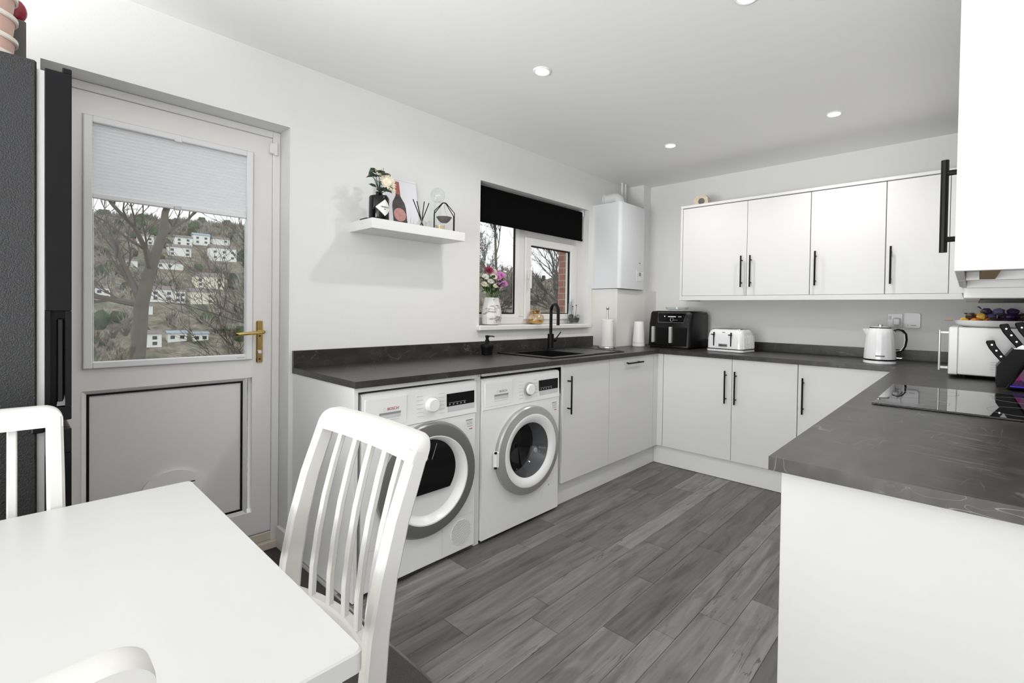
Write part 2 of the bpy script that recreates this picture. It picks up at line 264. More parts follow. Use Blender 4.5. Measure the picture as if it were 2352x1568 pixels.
# ---------------------------------------------------------------- mesh helpers
class MB:
    def __init__(s): s.v = []; s.f = []
    def add(s, vs, fs):
        n = len(s.v); s.v += [tuple(p) for p in vs]; s.f += [tuple(i+n for i in f) for f in fs]; return s
    def box(s, x0, x1, y0, y1, z0, z1, b=0.0):
        if x0 > x1: x0, x1 = x1, x0
        if y0 > y1: y0, y1 = y1, y0
        if z0 > z1: z0, z1 = z1, z0
        if b <= 0:
            return s.add([(x0,y0,z0),(x1,y0,z0),(x1,y1,z0),(x0,y1,z0),(x0,y0,z1),(x1,y0,z1),(x1,y1,z1),(x0,y1,z1)],
                         [(0,3,2,1),(4,5,6,7),(0,1,5,4),(1,2,6,5),(2,3,7,6),(3,0,4,7)])
        b = min(b, (x1-x0)*.49, (y1-y0)*.49, (z1-z0)*.49)
        X = (x0, x1); Y = (y0, y1); Z = (z0, z1); vs = []; idx = {}
        for i in (0,1):
            for j in (0,1):
                for k in (0,1):
                    sx, sy, sz = (1-2*i)*b, (1-2*j)*b, (1-2*k)*b
                    idx[i,j,k] = len(vs)
                    vs += [(X[i], Y[j]+sy, Z[k]+sz), (X[i]+sx, Y[j], Z[k]+sz), (X[i]+sx, Y[j]+sy, Z[k])]
        I = lambda i,j,k,a: idx[i,j,k]+a
        fs = []
        fs += [(I(0,0,0,0),I(0,0,1,0),I(0,1,1,0),I(0,1,0,0)), (I(1,0,0,0),I(1,1,0,0),I(1,1,1,0),I(1,0,1,0))]
        fs += [(I(0,0,0,1),I(1,0,0,1),I(1,0,1,1),I(0,0,1,1)), (I(0,1,0,1),I(0,1,1,1),I(1,1,1,1),I(1,1,0,1))]
        fs += [(I(0,0,0,2),I(0,1,0,2),I(1,1,0,2),I(1,0,0,2)), (I(0,0,1,2),I(1,0,1,2),I(1,1,1,2),I(0,1,1,2))]
        for j in (0,1):
            for k in (0,1): q = (I(0,j,k,1),I(1,j,k,1),I(1,j,k,2),I(0,j,k,2)); fs.append(q if (j+k)%2 else q[::-1])
        for i in (0,1):
            for k in (0,1): q = (I(i,0,k,0),I(i,1,k,0),I(i,1,k,2),I(i,0,k,2)); fs.append(q[::-1] if (i+k)%2 else q)
        for i in (0,1):
            for j in (0,1): q = (I(i,j,0,0),I(i,j,1,0),I(i,j,1,1),I(i,j,0,1)); fs.append(q if (i+j)%2 else q[::-1])
        for i in (0,1):
            for j in (0,1):
                for k in (0,1): q = (I(i,j,k,0),I(i,j,k,1),I(i,j,k,2)); fs.append(q if (i+j+k)%2 else q[::-1])
        return s.add(vs, fs)
    def lathe(s, prof, c=(0,0,0), axis=(0,0,1), n=28, cap0=True, cap1=True):
        a = Vector(axis).normalized(); u = a.orthogonal().normalized(); w = a.cross(u); c = Vector(c); vs = []; fs = []
        for r, h in prof:
            for i in range(n):
                t = 2*math.pi*i/n; vs.append(c + a*h + (u*math.cos(t)+w*math.sin(t))*max(r, 1e-5))
        for j in range(len(prof)-1):
            for i in range(n):
                fs.append((j*n+i, j*n+(i+1)%n, (j+1)*n+(i+1)%n, (j+1)*n+i))
        if cap0: fs.append(tuple(range(n))[::-1])
        if cap1: fs.append(tuple((len(prof)-1)*n+i for i in range(n)))
        return s.add(vs, fs)
    def cyl(s, p0, p1, r0, r1=None, n=12):
        p0 = Vector(p0); p1 = Vector(p1); d = p1-p0
        return s.lathe([(r0, 0), (r1 if r1 is not None else r0, d.length)], p0, d, n)
    def tube(s, pts, r, n=8, closed=False):
        pts = [Vector(p) for p in pts]; N = len(pts); rs = r if isinstance(r, (list, tuple)) else [r]*N; vs = []; fs = []; u = None
        for i, p in enumerate(pts):
            t = (pts[min(i+1, N-1)]-pts[max(i-1, 0)]) if not closed else (pts[(i+1)%N]-pts[i-1])
            t = t.normalized() if t.length > 1e-9 else Vector((0,0,1))
            u = t.orthogonal().normalized() if u is None else (u-t*u.dot(t)).normalized()
            w = t.cross(u)
            for k in range(n):
                a = 2*math.pi*k/n; vs.append(p+(u*math.cos(a)+w*math.sin(a))*rs[i])
        for i in range(N if closed else N-1):
            j = (i+1) % N
            for k in range(n): fs.append((i*n+k, i*n+(k+1)%n, j*n+(k+1)%n, j*n+k))
        if not closed: fs += [tuple(range(n))[::-1], tuple((N-1)*n+k for k in range(n))]
        return s.add(vs, fs)
    def sweep(s, pts, side, w, t):
        pts = [Vector(p) for p in pts]; sd = Vector(side).normalized(); vs = []; fs = []; N = len(pts)
        for i, p in enumerate(pts):
            tg = (pts[min(i+1, N-1)]-pts[max(i-1, 0)]).normalized(); nn = tg.cross(sd).normalized()
            ww = w[i] if isinstance(w, (list, tuple)) else w; tt = t[i] if isinstance(t, (list, tuple)) else t
            b = min(ww, tt)*0.18
            for a, c in ((-1,-1),(1,-1),(1,1),(-1,1)):
                A = sd*(a*ww/2); C_ = nn*(c*tt/2)
                if (a, c) in ((-1,-1),(1,1)): o = [A*1+C_-sd*0+(-nn*(c*b)), A+C_-sd*(a*b)]
                else: o = [A+C_-sd*(a*b), A+C_-nn*(c*b)]
                vs += [p+o[0], p+o[1]]
        n = 8
        for i in range(N-1):
            for k in range(n): fs.append((i*n+k, i*n+(k+1)%n, (i+1)*n+(k+1)%n, (i+1)*n+k))
        fs += [tuple(range(n))[::-1], tuple((N-1)*n+k for k in range(n))]
        return s.add(vs, fs)
    def prism(s, poly, ext):
        n = len(poly); e = Vector(ext); p = [Vector(q) for q in poly]
        return s.add(p+[q+e for q in p], [tuple(range(n))[::-1], tuple(range(n, 2*n))]+[(i, (i+1)%n, n+(i+1)%n, n+i) for i in range(n)])
    def blob(s, c, r, sc=(1,1,1), n=8, m=6, jit=0.0, rng=random):
        c = Vector(c); vs = [c+Vector((0,0,-r*sc[2]))]; fs = []
        for j in range(1, m):
            ph = math.pi*j/m
            for i in range(n):
                t = 2*math.pi*i/n; k = r*(1+rng.uniform(-jit, jit))
                vs.append(c+Vector((k*sc[0]*math.sin(ph)*math.cos(t), k*sc[1]*math.sin(ph)*math.sin(t), -k*sc[2]*math.cos(ph))))
        vs.append(c+Vector((0,0,r*sc[2])))
        for i in range(n): fs.append((0, 1+(i+1)%n, 1+i))
        for j in range(m-2):
            for i in range(n):
                a = 1+j*n; fs.append((a+i, a+(i+1)%n, a+n+(i+1)%n, a+n+i))
        a = 1+(m-2)*n; L = len(vs)-1
        for i in range(n): fs.append((a+i, a+(i+1)%n, L))
        return s.add(vs, fs)
    def mesh(s, name, smooth=False, ang=35, off=None):
        me = bpy.data.meshes.new(name)
        vs = s.v if off is None else [(x-off[0], y-off[1], z-off[2]) for x, y, z in s.v]
        me.from_pydata(vs, [], s.f); me.validate()
        import bmesh
        bm = bmesh.new(); bm.from_mesh(me); bmesh.ops.recalc_face_normals(bm, faces=bm.faces); bm.to_mesh(me); bm.free()
        if smooth:
            me.shade_smooth(); me.set_sharp_from_angle(angle=R(ang))
        return me
def frame_ring(mb, x0, x1, z0, z1, wl, wr, wt, wb, y0, y1, b=0.0):
    # four bars that meet without overlapping
    mb.box(x0, x0+wl, y0, y1, z0, z1, b).box(x1-wr, x1, y0, y1, z0, z1, b)
    if wt > 0: mb.box(x0+wl, x1-wr, y0, y1, z1-wt, z1, b)
    if wb > 0: mb.box(x0+wl, x1-wr, y0, y1, z0, z0+wb, b)
    return mb
def tag(o, label=None, cat=None, group=None, kind=None):
    if label: o['label'] = label
    if cat: o['category'] = cat
    if group: o['group'] = group
    if kind: o['kind'] = kind
    return o
def root_off(o):
    while o.parent: o = o.parent
    return o.location if not o.get('local') else None
def part(parent, name, mb, m, smooth=False, label=None, ang=35, kind=None):
    """a mesh that belongs to parent; mb is in world coordinates unless the thing was made with local=True"""
    me = mb.mesh(name, smooth, ang, None if parent is None else root_off(parent))
    o = bpy.data.objects.new(name, me); col.objects.link(o)
    me.materials.append(MATS[m] if isinstance(m, str) else m)
    if parent: o.parent = parent
    if label: o['label'] = label
    if kind: o['kind'] = kind
    return o
def thing(name, label, cat, loc=(0,0,0), rotz=0, group=None, local=False, kind=None):
    o = bpy.data.objects.new(name, None); col.objects.link(o); o.location = loc; o.rotation_euler = (0, 0, rotz); o.empty_display_size = 0.05
    if local: o['local'] = 1
    return tag(o, label, cat, group, kind)
def solo(name, mb, m, label, cat, origin, smooth=False, group=None, kind=None):
    me = mb.mesh(name, smooth, 35, origin); o = bpy.data.objects.new(name, me); col.objects.link(o); o.location = origin; me.materials.append(MATS[m])
    return tag(o, label, cat, group, kind)
def struct(name, mb, m, parent=None, smooth=False):
    o = part(parent, name, mb, m, smooth)
    if parent is None: o['kind'] = 'structure'
    return o
def text(parent, name, body, m, loc, size, ux, uy, depth=0.0004, label=None):
    """flat lettering: ux = reading direction, uy = up direction"""
    c = bpy.data.curves.new(name, 'FONT'); c.body = body; c.size = size; c.extrude = depth; c.align_x = 'CENTER'; c.align_y = 'CENTER'
    t = bpy.data.objects.new(name+'_tmp', c); col.objects.link(t)
    dg = bpy.context.evaluated_depsgraph_get(); me = bpy.data.meshes.new_from_object(t.evaluated_get(dg))
    bpy.data.objects.remove(t); bpy.data.curves.remove(c)
    ux = Vector(ux).normalized(); uy = Vector(uy).normalized(); uz = ux.cross(uy)
    mm = Matrix((ux, uy, uz)).transposed().to_4x4(); off = root_off(parent); p = Vector(loc)-(Vector(off) if off is not None else Vector((0,0,0)))
    me.transform(Matrix.Translation(p) @ mm)
    me.materials.clear(); me.materials.append(MATS[m]); o = bpy.data.objects.new(name, me); col.objects.link(o); o.parent = parent
    if label: o['label'] = label
    return o
def bar_handle(parent, c, axis, normal, L=0.235, r=0.0058, gap=0.032):
    """black bar handle: c on the door face"""
    c = Vector(c); a = Vector(axis); n = Vector(normal); mb = MB()
    mb.cyl(c+n*gap-a*L/2, c+n*gap+a*L/2, r, n=10)
    for k in (-1, 1):
        q = c+a*(k*L*0.36); mb.cyl(q, q+n*gap, r*0.8, n=8)
    return part(parent, 'handle', mb, 'black_metal', True, 'slim black bar handle')
# ================================================================= THE ROOM
XA, YF, XB, YP, XP, ZT, TH, ZC = -3.079, -0.646, -0.622, -2.182, -2.951, 0.91, 0.028, 2.384
YR, XR = -2.80, -6.7          # right wall, rear wall
DX0, DX1, DZ = -3.91, -3.095, 2.068      # door opening
WX0, WX1, WZ0, WZ1 = -1.915, -0.715, 1.075, 2.073  # window opening
rng = random.Random(4)

# floor: slab, carpet and vinyl planks
floor = struct('floor', MB().box(XR-0.1, 0.1, YR-0.1, 0.3, -0.12, -0.006), 'plinth')
part(floor, 'carpet', MB().box(XR, -3.094, YR, 0.16, -0.006, 0.004), 'carpet', label='dark grey flecked carpet of the dining end')
part(floor, 'carpet_edge', MB().box(-3.097, -3.086, YR, 0.0, -0.006, 0.0055, 0.002), 'steel')
y = -0.5
widths = [0.098, 0.152, 0.088, 0.128, 0.152, 0.098, 0.140]
row = 0
while y > -2.30:
    w = widths[row % len(widths)]; x = -3.086 - rng.uniform(0.0, 0.8); first = True
    while x < -0.5:
        L = rng.choice((0.62, 0.85, 1.05, 1.22)); x0 = max(x, -3.086); x1 = min(x+L, -0.5)
        if x1-x0 > 0.03:
            cx, cy = (x0+x1)/2, y-w/2
            me = MB().box(x0-cx+0.0006, x1-cx-0.0006, -w/2+0.0006, w/2-0.0006, -0.006, 0, 0.0008).mesh('plank')
            o = bpy.data.objects.new('plank', me); col.objects.link(o); me.materials.append(M['plank']); o.location = (cx, cy, 0); o.parent = floor
        x += L
    y -= w; row += 1

wl_ = MB()
T = 0.30
wl_.box(XR, DX0, 0, T, 0, ZC); wl_.box(DX0, DX1, 0, T, DZ, ZC); wl_.box(DX1, WX0, 0, T, 0, ZC)
wl_.box(WX0, WX1, 0, T, 0, WZ0); wl_.box(WX0, WX1, 0, T, WZ1, ZC); wl_.box(WX1, 0.0, 0, T, 0, ZC)
wall_left = struct('wall_left', wl_, 'wall')
part(wall_left, 'brick_reveal', MB().box(WX1-0.006, WX1+0.10, 0.195, 0.335, 1.0, WZ1+0.1), 'brick', label='red brick outer edge of the window opening')
part(wall_left, 'brick_reveal', MB().box(WX0-0.10, WX0+0.02, 0.195, 0.335, 1.0, WZ1+0.1), 'brick')
struct('wall_back', MB().box(0, 0.2, YR, 0.3, 0, ZC), 'wall')
# dining end behind the camera: patio glazing and garden doors, both made up to let light in
wq = MB(); wq.box(-4.35, 0.2, YR-0.2, YR, 0, ZC).box(XR, -6.45, YR-0.2, YR, 0, ZC).box(-6.45, -4.35, YR-0.2, YR, 2.15, ZC)
struct('wall_right', wq, 'wall')
wr = MB(); wr.box(XR-0.2, XR, YR, -2.70, 0, ZC).box(XR-0.2, XR, -0.12, 0.3, 0, ZC).box(XR-0.2, XR, -2.70, -0.12, 2.2, ZC)
struct('wall_rear', wr, 'wall')
w2 = thing('added_window_2', 'made-up white patio doors in the unseen rear wall, added to let light in', 'patio doors', (XR-0.1, -1.41, 0), kind='structure')
fr = MB()
for y0, y1, z0, z1 in ((-2.70, -2.64, 0, 2.2), (-0.18, -0.12, 0, 2.2), (-1.44, -1.38, 0.06, 2.14), (-2.64, -0.18, 2.14, 2.2), (-2.64, -0.18, 0, 0.06)): fr.box(XR-0.13, XR-0.07, y0, y1, z0, z1)
part(w2, 'frame', fr, 'upvc'); part(w2, 'pane', MB().box(XR-0.102, XR-0.098, -2.64, -1.44, 0.06, 2.14), 'pane'); part(w2, 'pane', MB().box(XR-0.102, XR-0.098, -1.38, -0.18, 0.06, 2.14), 'pane')
w3 = thing('added_window_3', 'made-up white garden doors in the unseen right wall, added to let light in', 'patio doors', (-5.4, YR-0.1, 0), kind='structure')
fr = MB()
for x0, x1, z0, z1 in ((-6.45, -6.39, 0, 2.15), (-4.41, -4.35, 0, 2.15), (-5.43, -5.37, 0.06, 2.09), (-6.39, -4.41, 2.09, 2.15), (-6.39, -4.41, 0, 0.06)): fr.box(x0, x1, YR-0.13, YR-0.07, z0, z1)
part(w3, 'frame', fr, 'upvc'); part(w3, 'pane', MB().box(-6.39, -5.43, YR-0.102, YR-0.098, 0.06, 2.09), 'pane'); part(w3, 'pane', MB().box(-5.37, -4.41, YR-0.102, YR-0.098, 0.06, 2.09), 'pane')
struct('ceiling', MB().box(XR-0.2, 0.2, YR-0.2, 0.3, ZC, ZC+0.15), 'ceiling')
# boxed pipe chase in the corner and the boxing under the boiler
struct('trim_1', MB().box(-0.125, 0.0, -0.187, 0.0, 1.40, ZC), 'wall')
tr2 = struct('trim_2', MB().box(-0.655, 0.0, -0.262, 0.0, ZT, 1.398, 0.002), 'gloss_paint')
# skirting beside the door
sk = MB(); sk.box(DX1, DX1+0.016, -0.016, 0.0, 0.004, 0.115, 0.003); sk.box(DX1-0.016, DX1, -0.016, 0.10, 0.004, 0.115, 0.004)
struct('baseboard_left', sk, 'gloss_paint')
struct('baseboard_right', MB().box(-4.34, XP-0.1, YR, YR+0.016, 0.004, 0.115, 0.004), 'gloss_paint')

# ---------------------------------------------------------------- back door
door = thing('door_1', 'white half-glazed back door with brass handle beside the black fridge', 'door', (-3.5, 0.15, 0), kind='structure')
fr = frame_ring(MB(), DX0+0.001, DX1-0.001, 0.03, DZ-0.001, 0.034, 0.033, 0.032, 0, 0.118, 0.19, 0.003)
part(door, 'frame', fr, 'upvc')
part(door, 'threshold', MB().box(DX0, DX1, 0.10, 0.20, 0.004, 0.045, 0.005).box(DX0, DX1, 0.122, 0.20, 0.045, 0.088, 0.004), 'threshold', label='cream plastic door threshold')
LX0, LX1 = DX0+0.036, -3.130
GX0, GX1, GZ0, GZ1 = -3.798, -3.212, 0.946, 1.946
lf = MB()
for a in ((LX0, GX0, 0.092, 2.034), (GX1, LX1, 0.092, 2.034), (GX0, GX1, GZ1, 2.034), (GX0, GX1, 0.862, GZ0), (GX0, GX1, 0.092, 0.205)):
    lf.box(a[0], a[1], 0.128, 0.188, a[2], a[3])
leaf = part(door, 'leaf', lf, 'upvc')
def ringbead(x0, x1, z0, z1, w, ya, yb):
    """mitred bead sloping from ya (outer edge) to yb (inner edge)"""
    o = [(x0, ya, z0), (x1, ya, z0), (x1, ya, z1), (x0, ya, z1)]; i = [(x0+w, yb, z0+w), (x1-w, yb, z0+w), (x1-w, yb, z1-w), (x0+w, yb, z1-w)]
    k = [(x, max(ya, yb)+0.012, z) for x, _, z in o]
    return MB().add(o+i+k, [(0,1,5,4),(1,2,6,5),(2,3,7,6),(3,0,4,7),(0,8,9,1),(1,9,10,2),(2,10,11,3),(3,11,8,0)])
part(door, 'glazing_bead', ringbead(GX0, GX1, GZ0, GZ1, 0.018, 0.126, 0.140), 'upvc')
part(door, 'pane', MB().box(GX0+0.006, GX1-0.006, 0.150, 0.154, GZ0+0.006, GZ1-0.006), 'pane', label='clear glass pane looking on a wooded hillside')
gk = frame_ring(MB(), GX0+.016, GX1-.016, GZ0+.016, GZ1-.016, .006, .006, .006, .006, 0.141, 0.149)
part(door, 'gasket', gk, 'black')
PX0, PX1, PZ0, PZ1 = -3.798, -3.232, 0.205, 0.862
part(door, 'panel_bead', ringbead(PX0, PX1, PZ0, PZ1, 0.016, 0.127, 0.143), 'upvc')
gk = frame_ring(MB(), PX0+.0155, PX1-.0155, PZ0+.0155, PZ1-.0155, .008, .008, .008, .008, 0.1405, 0.1455)
part(door, 'panel_gasket', gk, 'black', label='thin black gasket line around the lower panel')
part(door, 'panel', MB().box(PX0+0.01, PX1-0.01, 0.146, 0.170, PZ0+0.01, PZ1-0.01), 'upvc_panel', label='flat white lower door panel')
cf = part(door, 'cat_flap', MB().prism([(-3.615+0.012, 0.146, 0.215), (-3.412-0.012, 0.146, 0.215)] + [(-3.4135+0.108*math.cos(R(a))-0.1, 0.146, 0.398+0.085*math.sin(R(a))) for a in range(10, 171, 16)], (0, -0.018, 0)), 'upvc', label='white plastic cat flap set in the lower door panel')
part(cf, 'flap', MB().box(-3.59, -3.437, 0.122, 0.128, 0.23, 0.415, 0.003), 'plastic_white')
part(cf, 'flap_slot', MB().box(-3.592, -3.435, 0.1275, 0.1285, 0.416, 0.421), 'black')
hp = part(door, 'handle_plate', MB().box(-3.198, -3.170, 0.116, 0.128, 0.932, 1.136, 0.004), 'brass', True, 'brass lever handle plate')
part(hp, 'lever', MB().cyl((-3.183, 0.116, 1.082), (-3.183, 0.068, 1.082), 0.009).tube([(-3.183, 0.070, 1.082), (-3.215, 0.066, 1.080), (-3.285, 0.066, 1.074), (-3.292, 0.072, 1.073)], [0.009, 0.0085, 0.0075, 0.007], 10), 'brass', True)
part(hp, 'key_cylinder', MB().cyl((-3.184, 0.117, 0.985), (-3.184, 0.106, 0.985), 0.010).box(-3.186, -3.182, 0.085, 0.106, 0.978, 0.992, 0.001), 'steel', True)
part(hp, 'screw', MB().cyl((-3.184, 0.117, 0.950), (-3.184, 0.1145, 0.950), 0.004), 'black')
part(hp, 'screw', MB().cyl((-3.184, 0.117, 1.062), (-3.184, 0.1145, 1.062), 0.004), 'black')
part(door, 'hinge', MB().box(-3.146, -3.118, 0.104, 0.128, 1.955, 2.008, 0.004).cyl((-3.119, 0.112, 1.950), (-3.119, 0.112, 2.012), 0.009), 'upvc', True)
# pleated blind clipped in the door glass
pb = thing('pleated_blind', 'white pleated blind half lowered over the back door glass', 'blind', (-3.5, 0.12, 1.63))
bx0, bx1, bz0, bz1 = GX0+0.004, GX1-0.004, GZ0+0.004, GZ1-0.004
w = 0.026; f = frame_ring(MB(), bx0, bx1, bz0, bz1, w, w, w, w, 0.112, 0.139, 0.003)
part(pb, 'frame', f, 'plastic_white')
pl = MB(); n = 20; zt, zb = bz1-w-0.002, 1.640; vs = []; fs = []
for i in range(2*n+1):
    z = zt+(zb-zt)*i/(2*n); yy = 0.134 if i % 2 else 0.126
    vs += [(bx0+w, yy, z), (bx1-w, yy, z)]
for i in range(2*n): fs.append((2*i, 2*i+1, 2*i+3, 2*i+2))
pl.add(vs, fs); part(pb, 'pleats', pl, 'pleats', label='fine horizontal pleats of white fabric')
br = part(pb, 'bottom_rail', MB().box(bx0+w, bx1-w, 0.120, 0.138, 1.622, 1.641, 0.003), 'plastic_white')
part(br, 'tab', MB().box(-3.515, -3.49, 0.108, 0.122, 1.617, 1.634, 0.002), 'appliance_grey')
part(pb, 'top_tab', MB().box(-3.515, -3.49, 0.108, 0.118, bz1-w-0.006, bz1-w+0.014, 0.002), 'plastic_white')
part(pb, 'cord', MB().cyl((bx0+w+0.004, 0.13, bz0+w), (bx0+w+0.004, 0.13, zb), 0.0012, n=6), 'plastic_white')
part(pb, 'cord', MB().cyl((bx1-w-0.004, 0.13, bz0+w), (bx1-w-0.004, 0.13, zb), 0.0012, n=6), 'plastic_white')
text(pb, 'maker_mark', '\u25AC\u25AC\u25AC\u25AC', 'text_grey', (-3.265, 0.1118, bz0+0.012), 0.008, (1,0,0), (0,0,1))

# ---------------------------------------------------------------- window over the sink
win = thing('window_1', 'white two-light window over the sink', 'window', (-1.3, 0.15, 1.09), kind='structure')
FY0, FY1 = 0.12, 0.19
f = frame_ring(MB(), WX0+0.001, WX1-0.001, 1.10, WZ1-0.001, .05, .05, .05, .055, FY0, FY1, 0.003)
part(win, 'frame', f, 'upvc')
part(win, 'mullion', MB().box(-1.432, -1.372, FY0, FY1, 1.156, WZ1-0.052, 0.004), 'upvc')
part(win, 'transom', MB().box(-1.371, WX1-0.052, FY0, FY1, 1.765, 1.815, 0.004), 'upvc')
bd = MB()
part(win, 'glazing_bead', ringbead(WX0+0.045, -1.428, 1.150, WZ1-0.045, 0.028, 0.119, 0.140), 'upvc')
s = MB(); sx0, sx1, sz0, sz1 = -1.373, -0.762, 1.135, 1.775; w = 0.062
frame_ring(s, sx0, sx1, sz0, sz1, w, w, w, 0.045, 0.105, 0.165, 0.004)
sash = part(win, 'sash', s, 'upvc')
g = frame_ring(MB(), sx0+w-.001, sx1-w+.001, sz0+.044, sz1-w+.001, .008, .008, .010, .008, 0.118, 0.134)
part(sash, 'gasket', g, 'black')
part(win, 'gasket', MB().box(-1.462, -1.453, 0.138, 0.15, 1.186, 2.0).box(WX0+.07, -1.453, 0.138, 0.15, 1.176, 1.186), 'black')
part(win, 'pane', MB().box(WX0+0.05, -1.44, 0.150, 0.154, 1.16, WZ1-0.05), 'pane')
part(sash, 'pane', MB().box(sx0+w-0.01, sx1-w+0.01, 0.135, 0.139, sz0+0.04, sz1-w+0.01), 'pane')
vs_ = MB(); vz0, vz1 = 1.812, 2.03
frame_ring(vs_, sx0, sx1, vz0, vz1, .05, .05, .05, .05, 0.105, 0.165, 0.003)
vent = part(win, 'vent_sash', vs_, 'upvc')
part(vent, 'pane', MB().box(sx0+.04, sx1-.04, 0.135, 0.139, vz0+.04, vz1-.04), 'pane')
part(vent, 'vent_handle', MB().box(-1.10, -1.00, 0.085, 0.105, vz0+0.004, vz0+0.026, 0.003).box(-1.06, -1.04, 0.095, 0.106, vz0, vz0+0.04, 0.003), 'appliance_grey')
part(sash, 'window_handle', MB().box(-1.352, -1.330, 0.088, 0.105, 1.45, 1.52, 0.003).box(-1.348, -1.334, 0.070, 0.088, 1.375, 1.515, 0.003), 'upvc')
struct('window_sill', MB().box(-1.935, -0.70, -0.035, 0.125, 1.064, 1.099, 0.006), 'gloss_paint')
rb = thing('roller_blind', 'black roller blind pulled part way down the kitchen window', 'blind', (-1.3, 0.04, 1.8))
part(rb, 'fabric', MB().box(WX0+0.02, WX1-0.035, 0.046, 0.049, 1.822, 2.045), 'blind_black')
part(rb, 'roller', MB().cyl((WX0+0.02, 0.062, 2.043), (WX1-0.035, 0.062, 2.043), 0.017, n=18), 'blind_black', True)
part(rb, 'bottom_bar', MB().box(WX0+0.02, WX1-0.03, 0.042, 0.053, 1.806, 1.826, 0.003), 'blind_black')
part(rb, 'bracket', MB().box(WX0+0.002, WX0+0.014, 0.04, 0.085, 2.02, 2.072), 'plastic_white'); part(rb, 'bracket', MB().box(WX1-0.032, WX1-0.02, 0.04, 0.085, 2.02, 2.072), 'plastic_white')
part(rb, 'chain', MB().tube([(WX0+0.014, 0.05, 2.04), (WX0+0.013, 0.046, 1.9), (WX0+0.014, 0.05, 1.72)], 0.002, 6), 'text_grey')

# ---------------------------------------------------------------- recessed ceiling spotlights
def spotlight(x, y, label):
    t = thing('ceiling_spotlight', label, 'spotlight', (x, y, ZC), group='recessed ceiling spotlights')
    part(t, 'rim', MB().lathe([(0.033, 0.0), (0.033, -0.004), (0.040, -0.006), (0.045, -0.003), (0.045, 0.0)], (x, y, ZC), n=32, cap0=False, cap1=False), 'lamp_rim', True)
    part(t, 'lens', MB().lathe([(0.0, -0.0035), (0.033, -0.0025)], (x, y, ZC), n=32, cap0=False, cap1=False), 'lamp_lens')
    l = bpy.data.lights.new('spot_bulb', 'AREA'); l.shape = 'DISK'; l.size = 0.06; l.energy = SPOT_W; l.color = (1, 0.975, 0.94); l.spread = R(158)
    o = bpy.data.objects.new('spot_bulb', l); col.objects.link(o); o.parent = t; o.location = (0, 0, -0.009)
for x, y, lb in ((-2.264, -0.876, 'recessed ceiling spotlight nearest the back door wall shelf'), (-0.924, -0.871, 'recessed ceiling spotlight near the boiler corner'),
                 (-0.817, -1.868, 'recessed ceiling spotlight in front of the wall cabinets at the right'), (-2.188, -1.841, 'recessed ceiling spotlight cut by the top edge of the picture')):
    spotlight(x, y, lb)
# ================================================================= KITCHEN UNITS
# worktop: three runs and their upstands
SX0, SX1, SY0, SY1 = -1.80, -1.03, -0.565, -0.085      # sink cut-out
wt = thing('worktop', 'dark grey veined worktop running in a U around the kitchen', 'worktop', (-1.5, -1.2, ZT-TH))
s = MB(); z0, z1 = ZT-TH, ZT
s.box(XA, SX0, YF, 0, z0, z1).box(SX1, 0, YF, 0, z0, z1).box(SX0, SX1, YF, SY0, z0, z1).box(SX0, SX1, SY1, 0, z0, z1)
part(wt, 'slab', s, 'worktop')
part(wt, 'slab', MB().box(XB, 0, YR, YF, z0, z1), 'worktop')
part(wt, 'slab', MB().box(XP, XB, YR, YP, z0, z1), 'worktop')
part(wt, 'upstand', MB().box(XA, -0.655, -0.020, 0, ZT, 0.992), 'worktop')
part(wt, 'upstand', MB().box(-0.020, 0, YR+0.02, -0.262, ZT, 0.978), 'worktop')
part(wt, 'upstand', MB().box(XP+0.02, 0, YR, YR+0.020, ZT, 0.978), 'worktop')

DY = -0.626      # face of the doors on the window side
DXB = -0.602     # face of the doors on the back run
ZB = 0.15        # underside of the doors
def panel(name, mb, label, cat='panel', m='cab_edge'): 
    xs = [v[0] for v in mb.v]; ys = [v[1] for v in mb.v]
    return solo(name, mb, m, label, cat, ((min(xs)+max(xs))/2, (min(ys)+max(ys))/2, 0))
panel('end_panel', MB().box(XA+0.004, XA+0.022, DY, -0.002, 0.004, ZT-TH, 0.001), 'white end panel closing the worktop beside the back door', 'end panel')
panel('end_panel', MB().box(-2.438, -2.404, -0.606, -0.02, 0.002, ZT-TH, 0.001), 'narrow white panel standing between the dryer and the washing machine', 'end panel')
panel('support_rail', MB().box(XA+0.022, -2.4385, -0.626, -0.606, 0.862, ZT-TH), 'white rail under the worktop above the tumble dryer', 'rail')
panel('support_rail', MB().box(-2.4035, -1.777, -0.626, -0.606, 0.866, ZT-TH), 'white rail under the worktop above the washing machine', 'rail')

def base_unit_y(x0, x1, label, handle, name='base_cabinet', cat='cabinet'):
    """unit on the window side, doors facing -y"""
    t = thing(name, label, cat, ((x0+x1)/2, -0.3, 0))
    part(t, 'carcass', MB().box(x0, x1, DY+0.020, -0.02, ZB, 0.70), 'cab_edge')
    d = part(t, 'door', MB().box(x0+0.0015, x1-0.0015, DY, DY+0.018, ZB, ZT-TH-0.004, 0.0012), 'cab', label='plain white gloss door')
    if handle == 'v': bar_handle(d, (x0+0.05, DY, 0.69), (0,0,1), (0,-1,0))
    else: bar_handle(d, ((x0+x1)/2-0.01, DY, 0.836), (1,0,0), (0,-1,0), 0.21)
    return t
base_unit_y(-1.775, -1.275, 'white base cabinet under the sink with upright black handle, beside the washing machine', 'v')
base_unit_y(-1.273, -0.672, 'white integrated dishwasher front with level black handle under the drainer', 'h', 'dishwasher', 'dishwasher')
panel('corner_post', MB().box(-0.670, DXB-0.0, DY, DY+0.018, ZB, ZT-TH-0.004).box(DXB, DXB+0.018, -0.672, DY, ZB, ZT-TH-0.004), 'narrow white corner post where the two base runs meet', 'panel', 'cab')
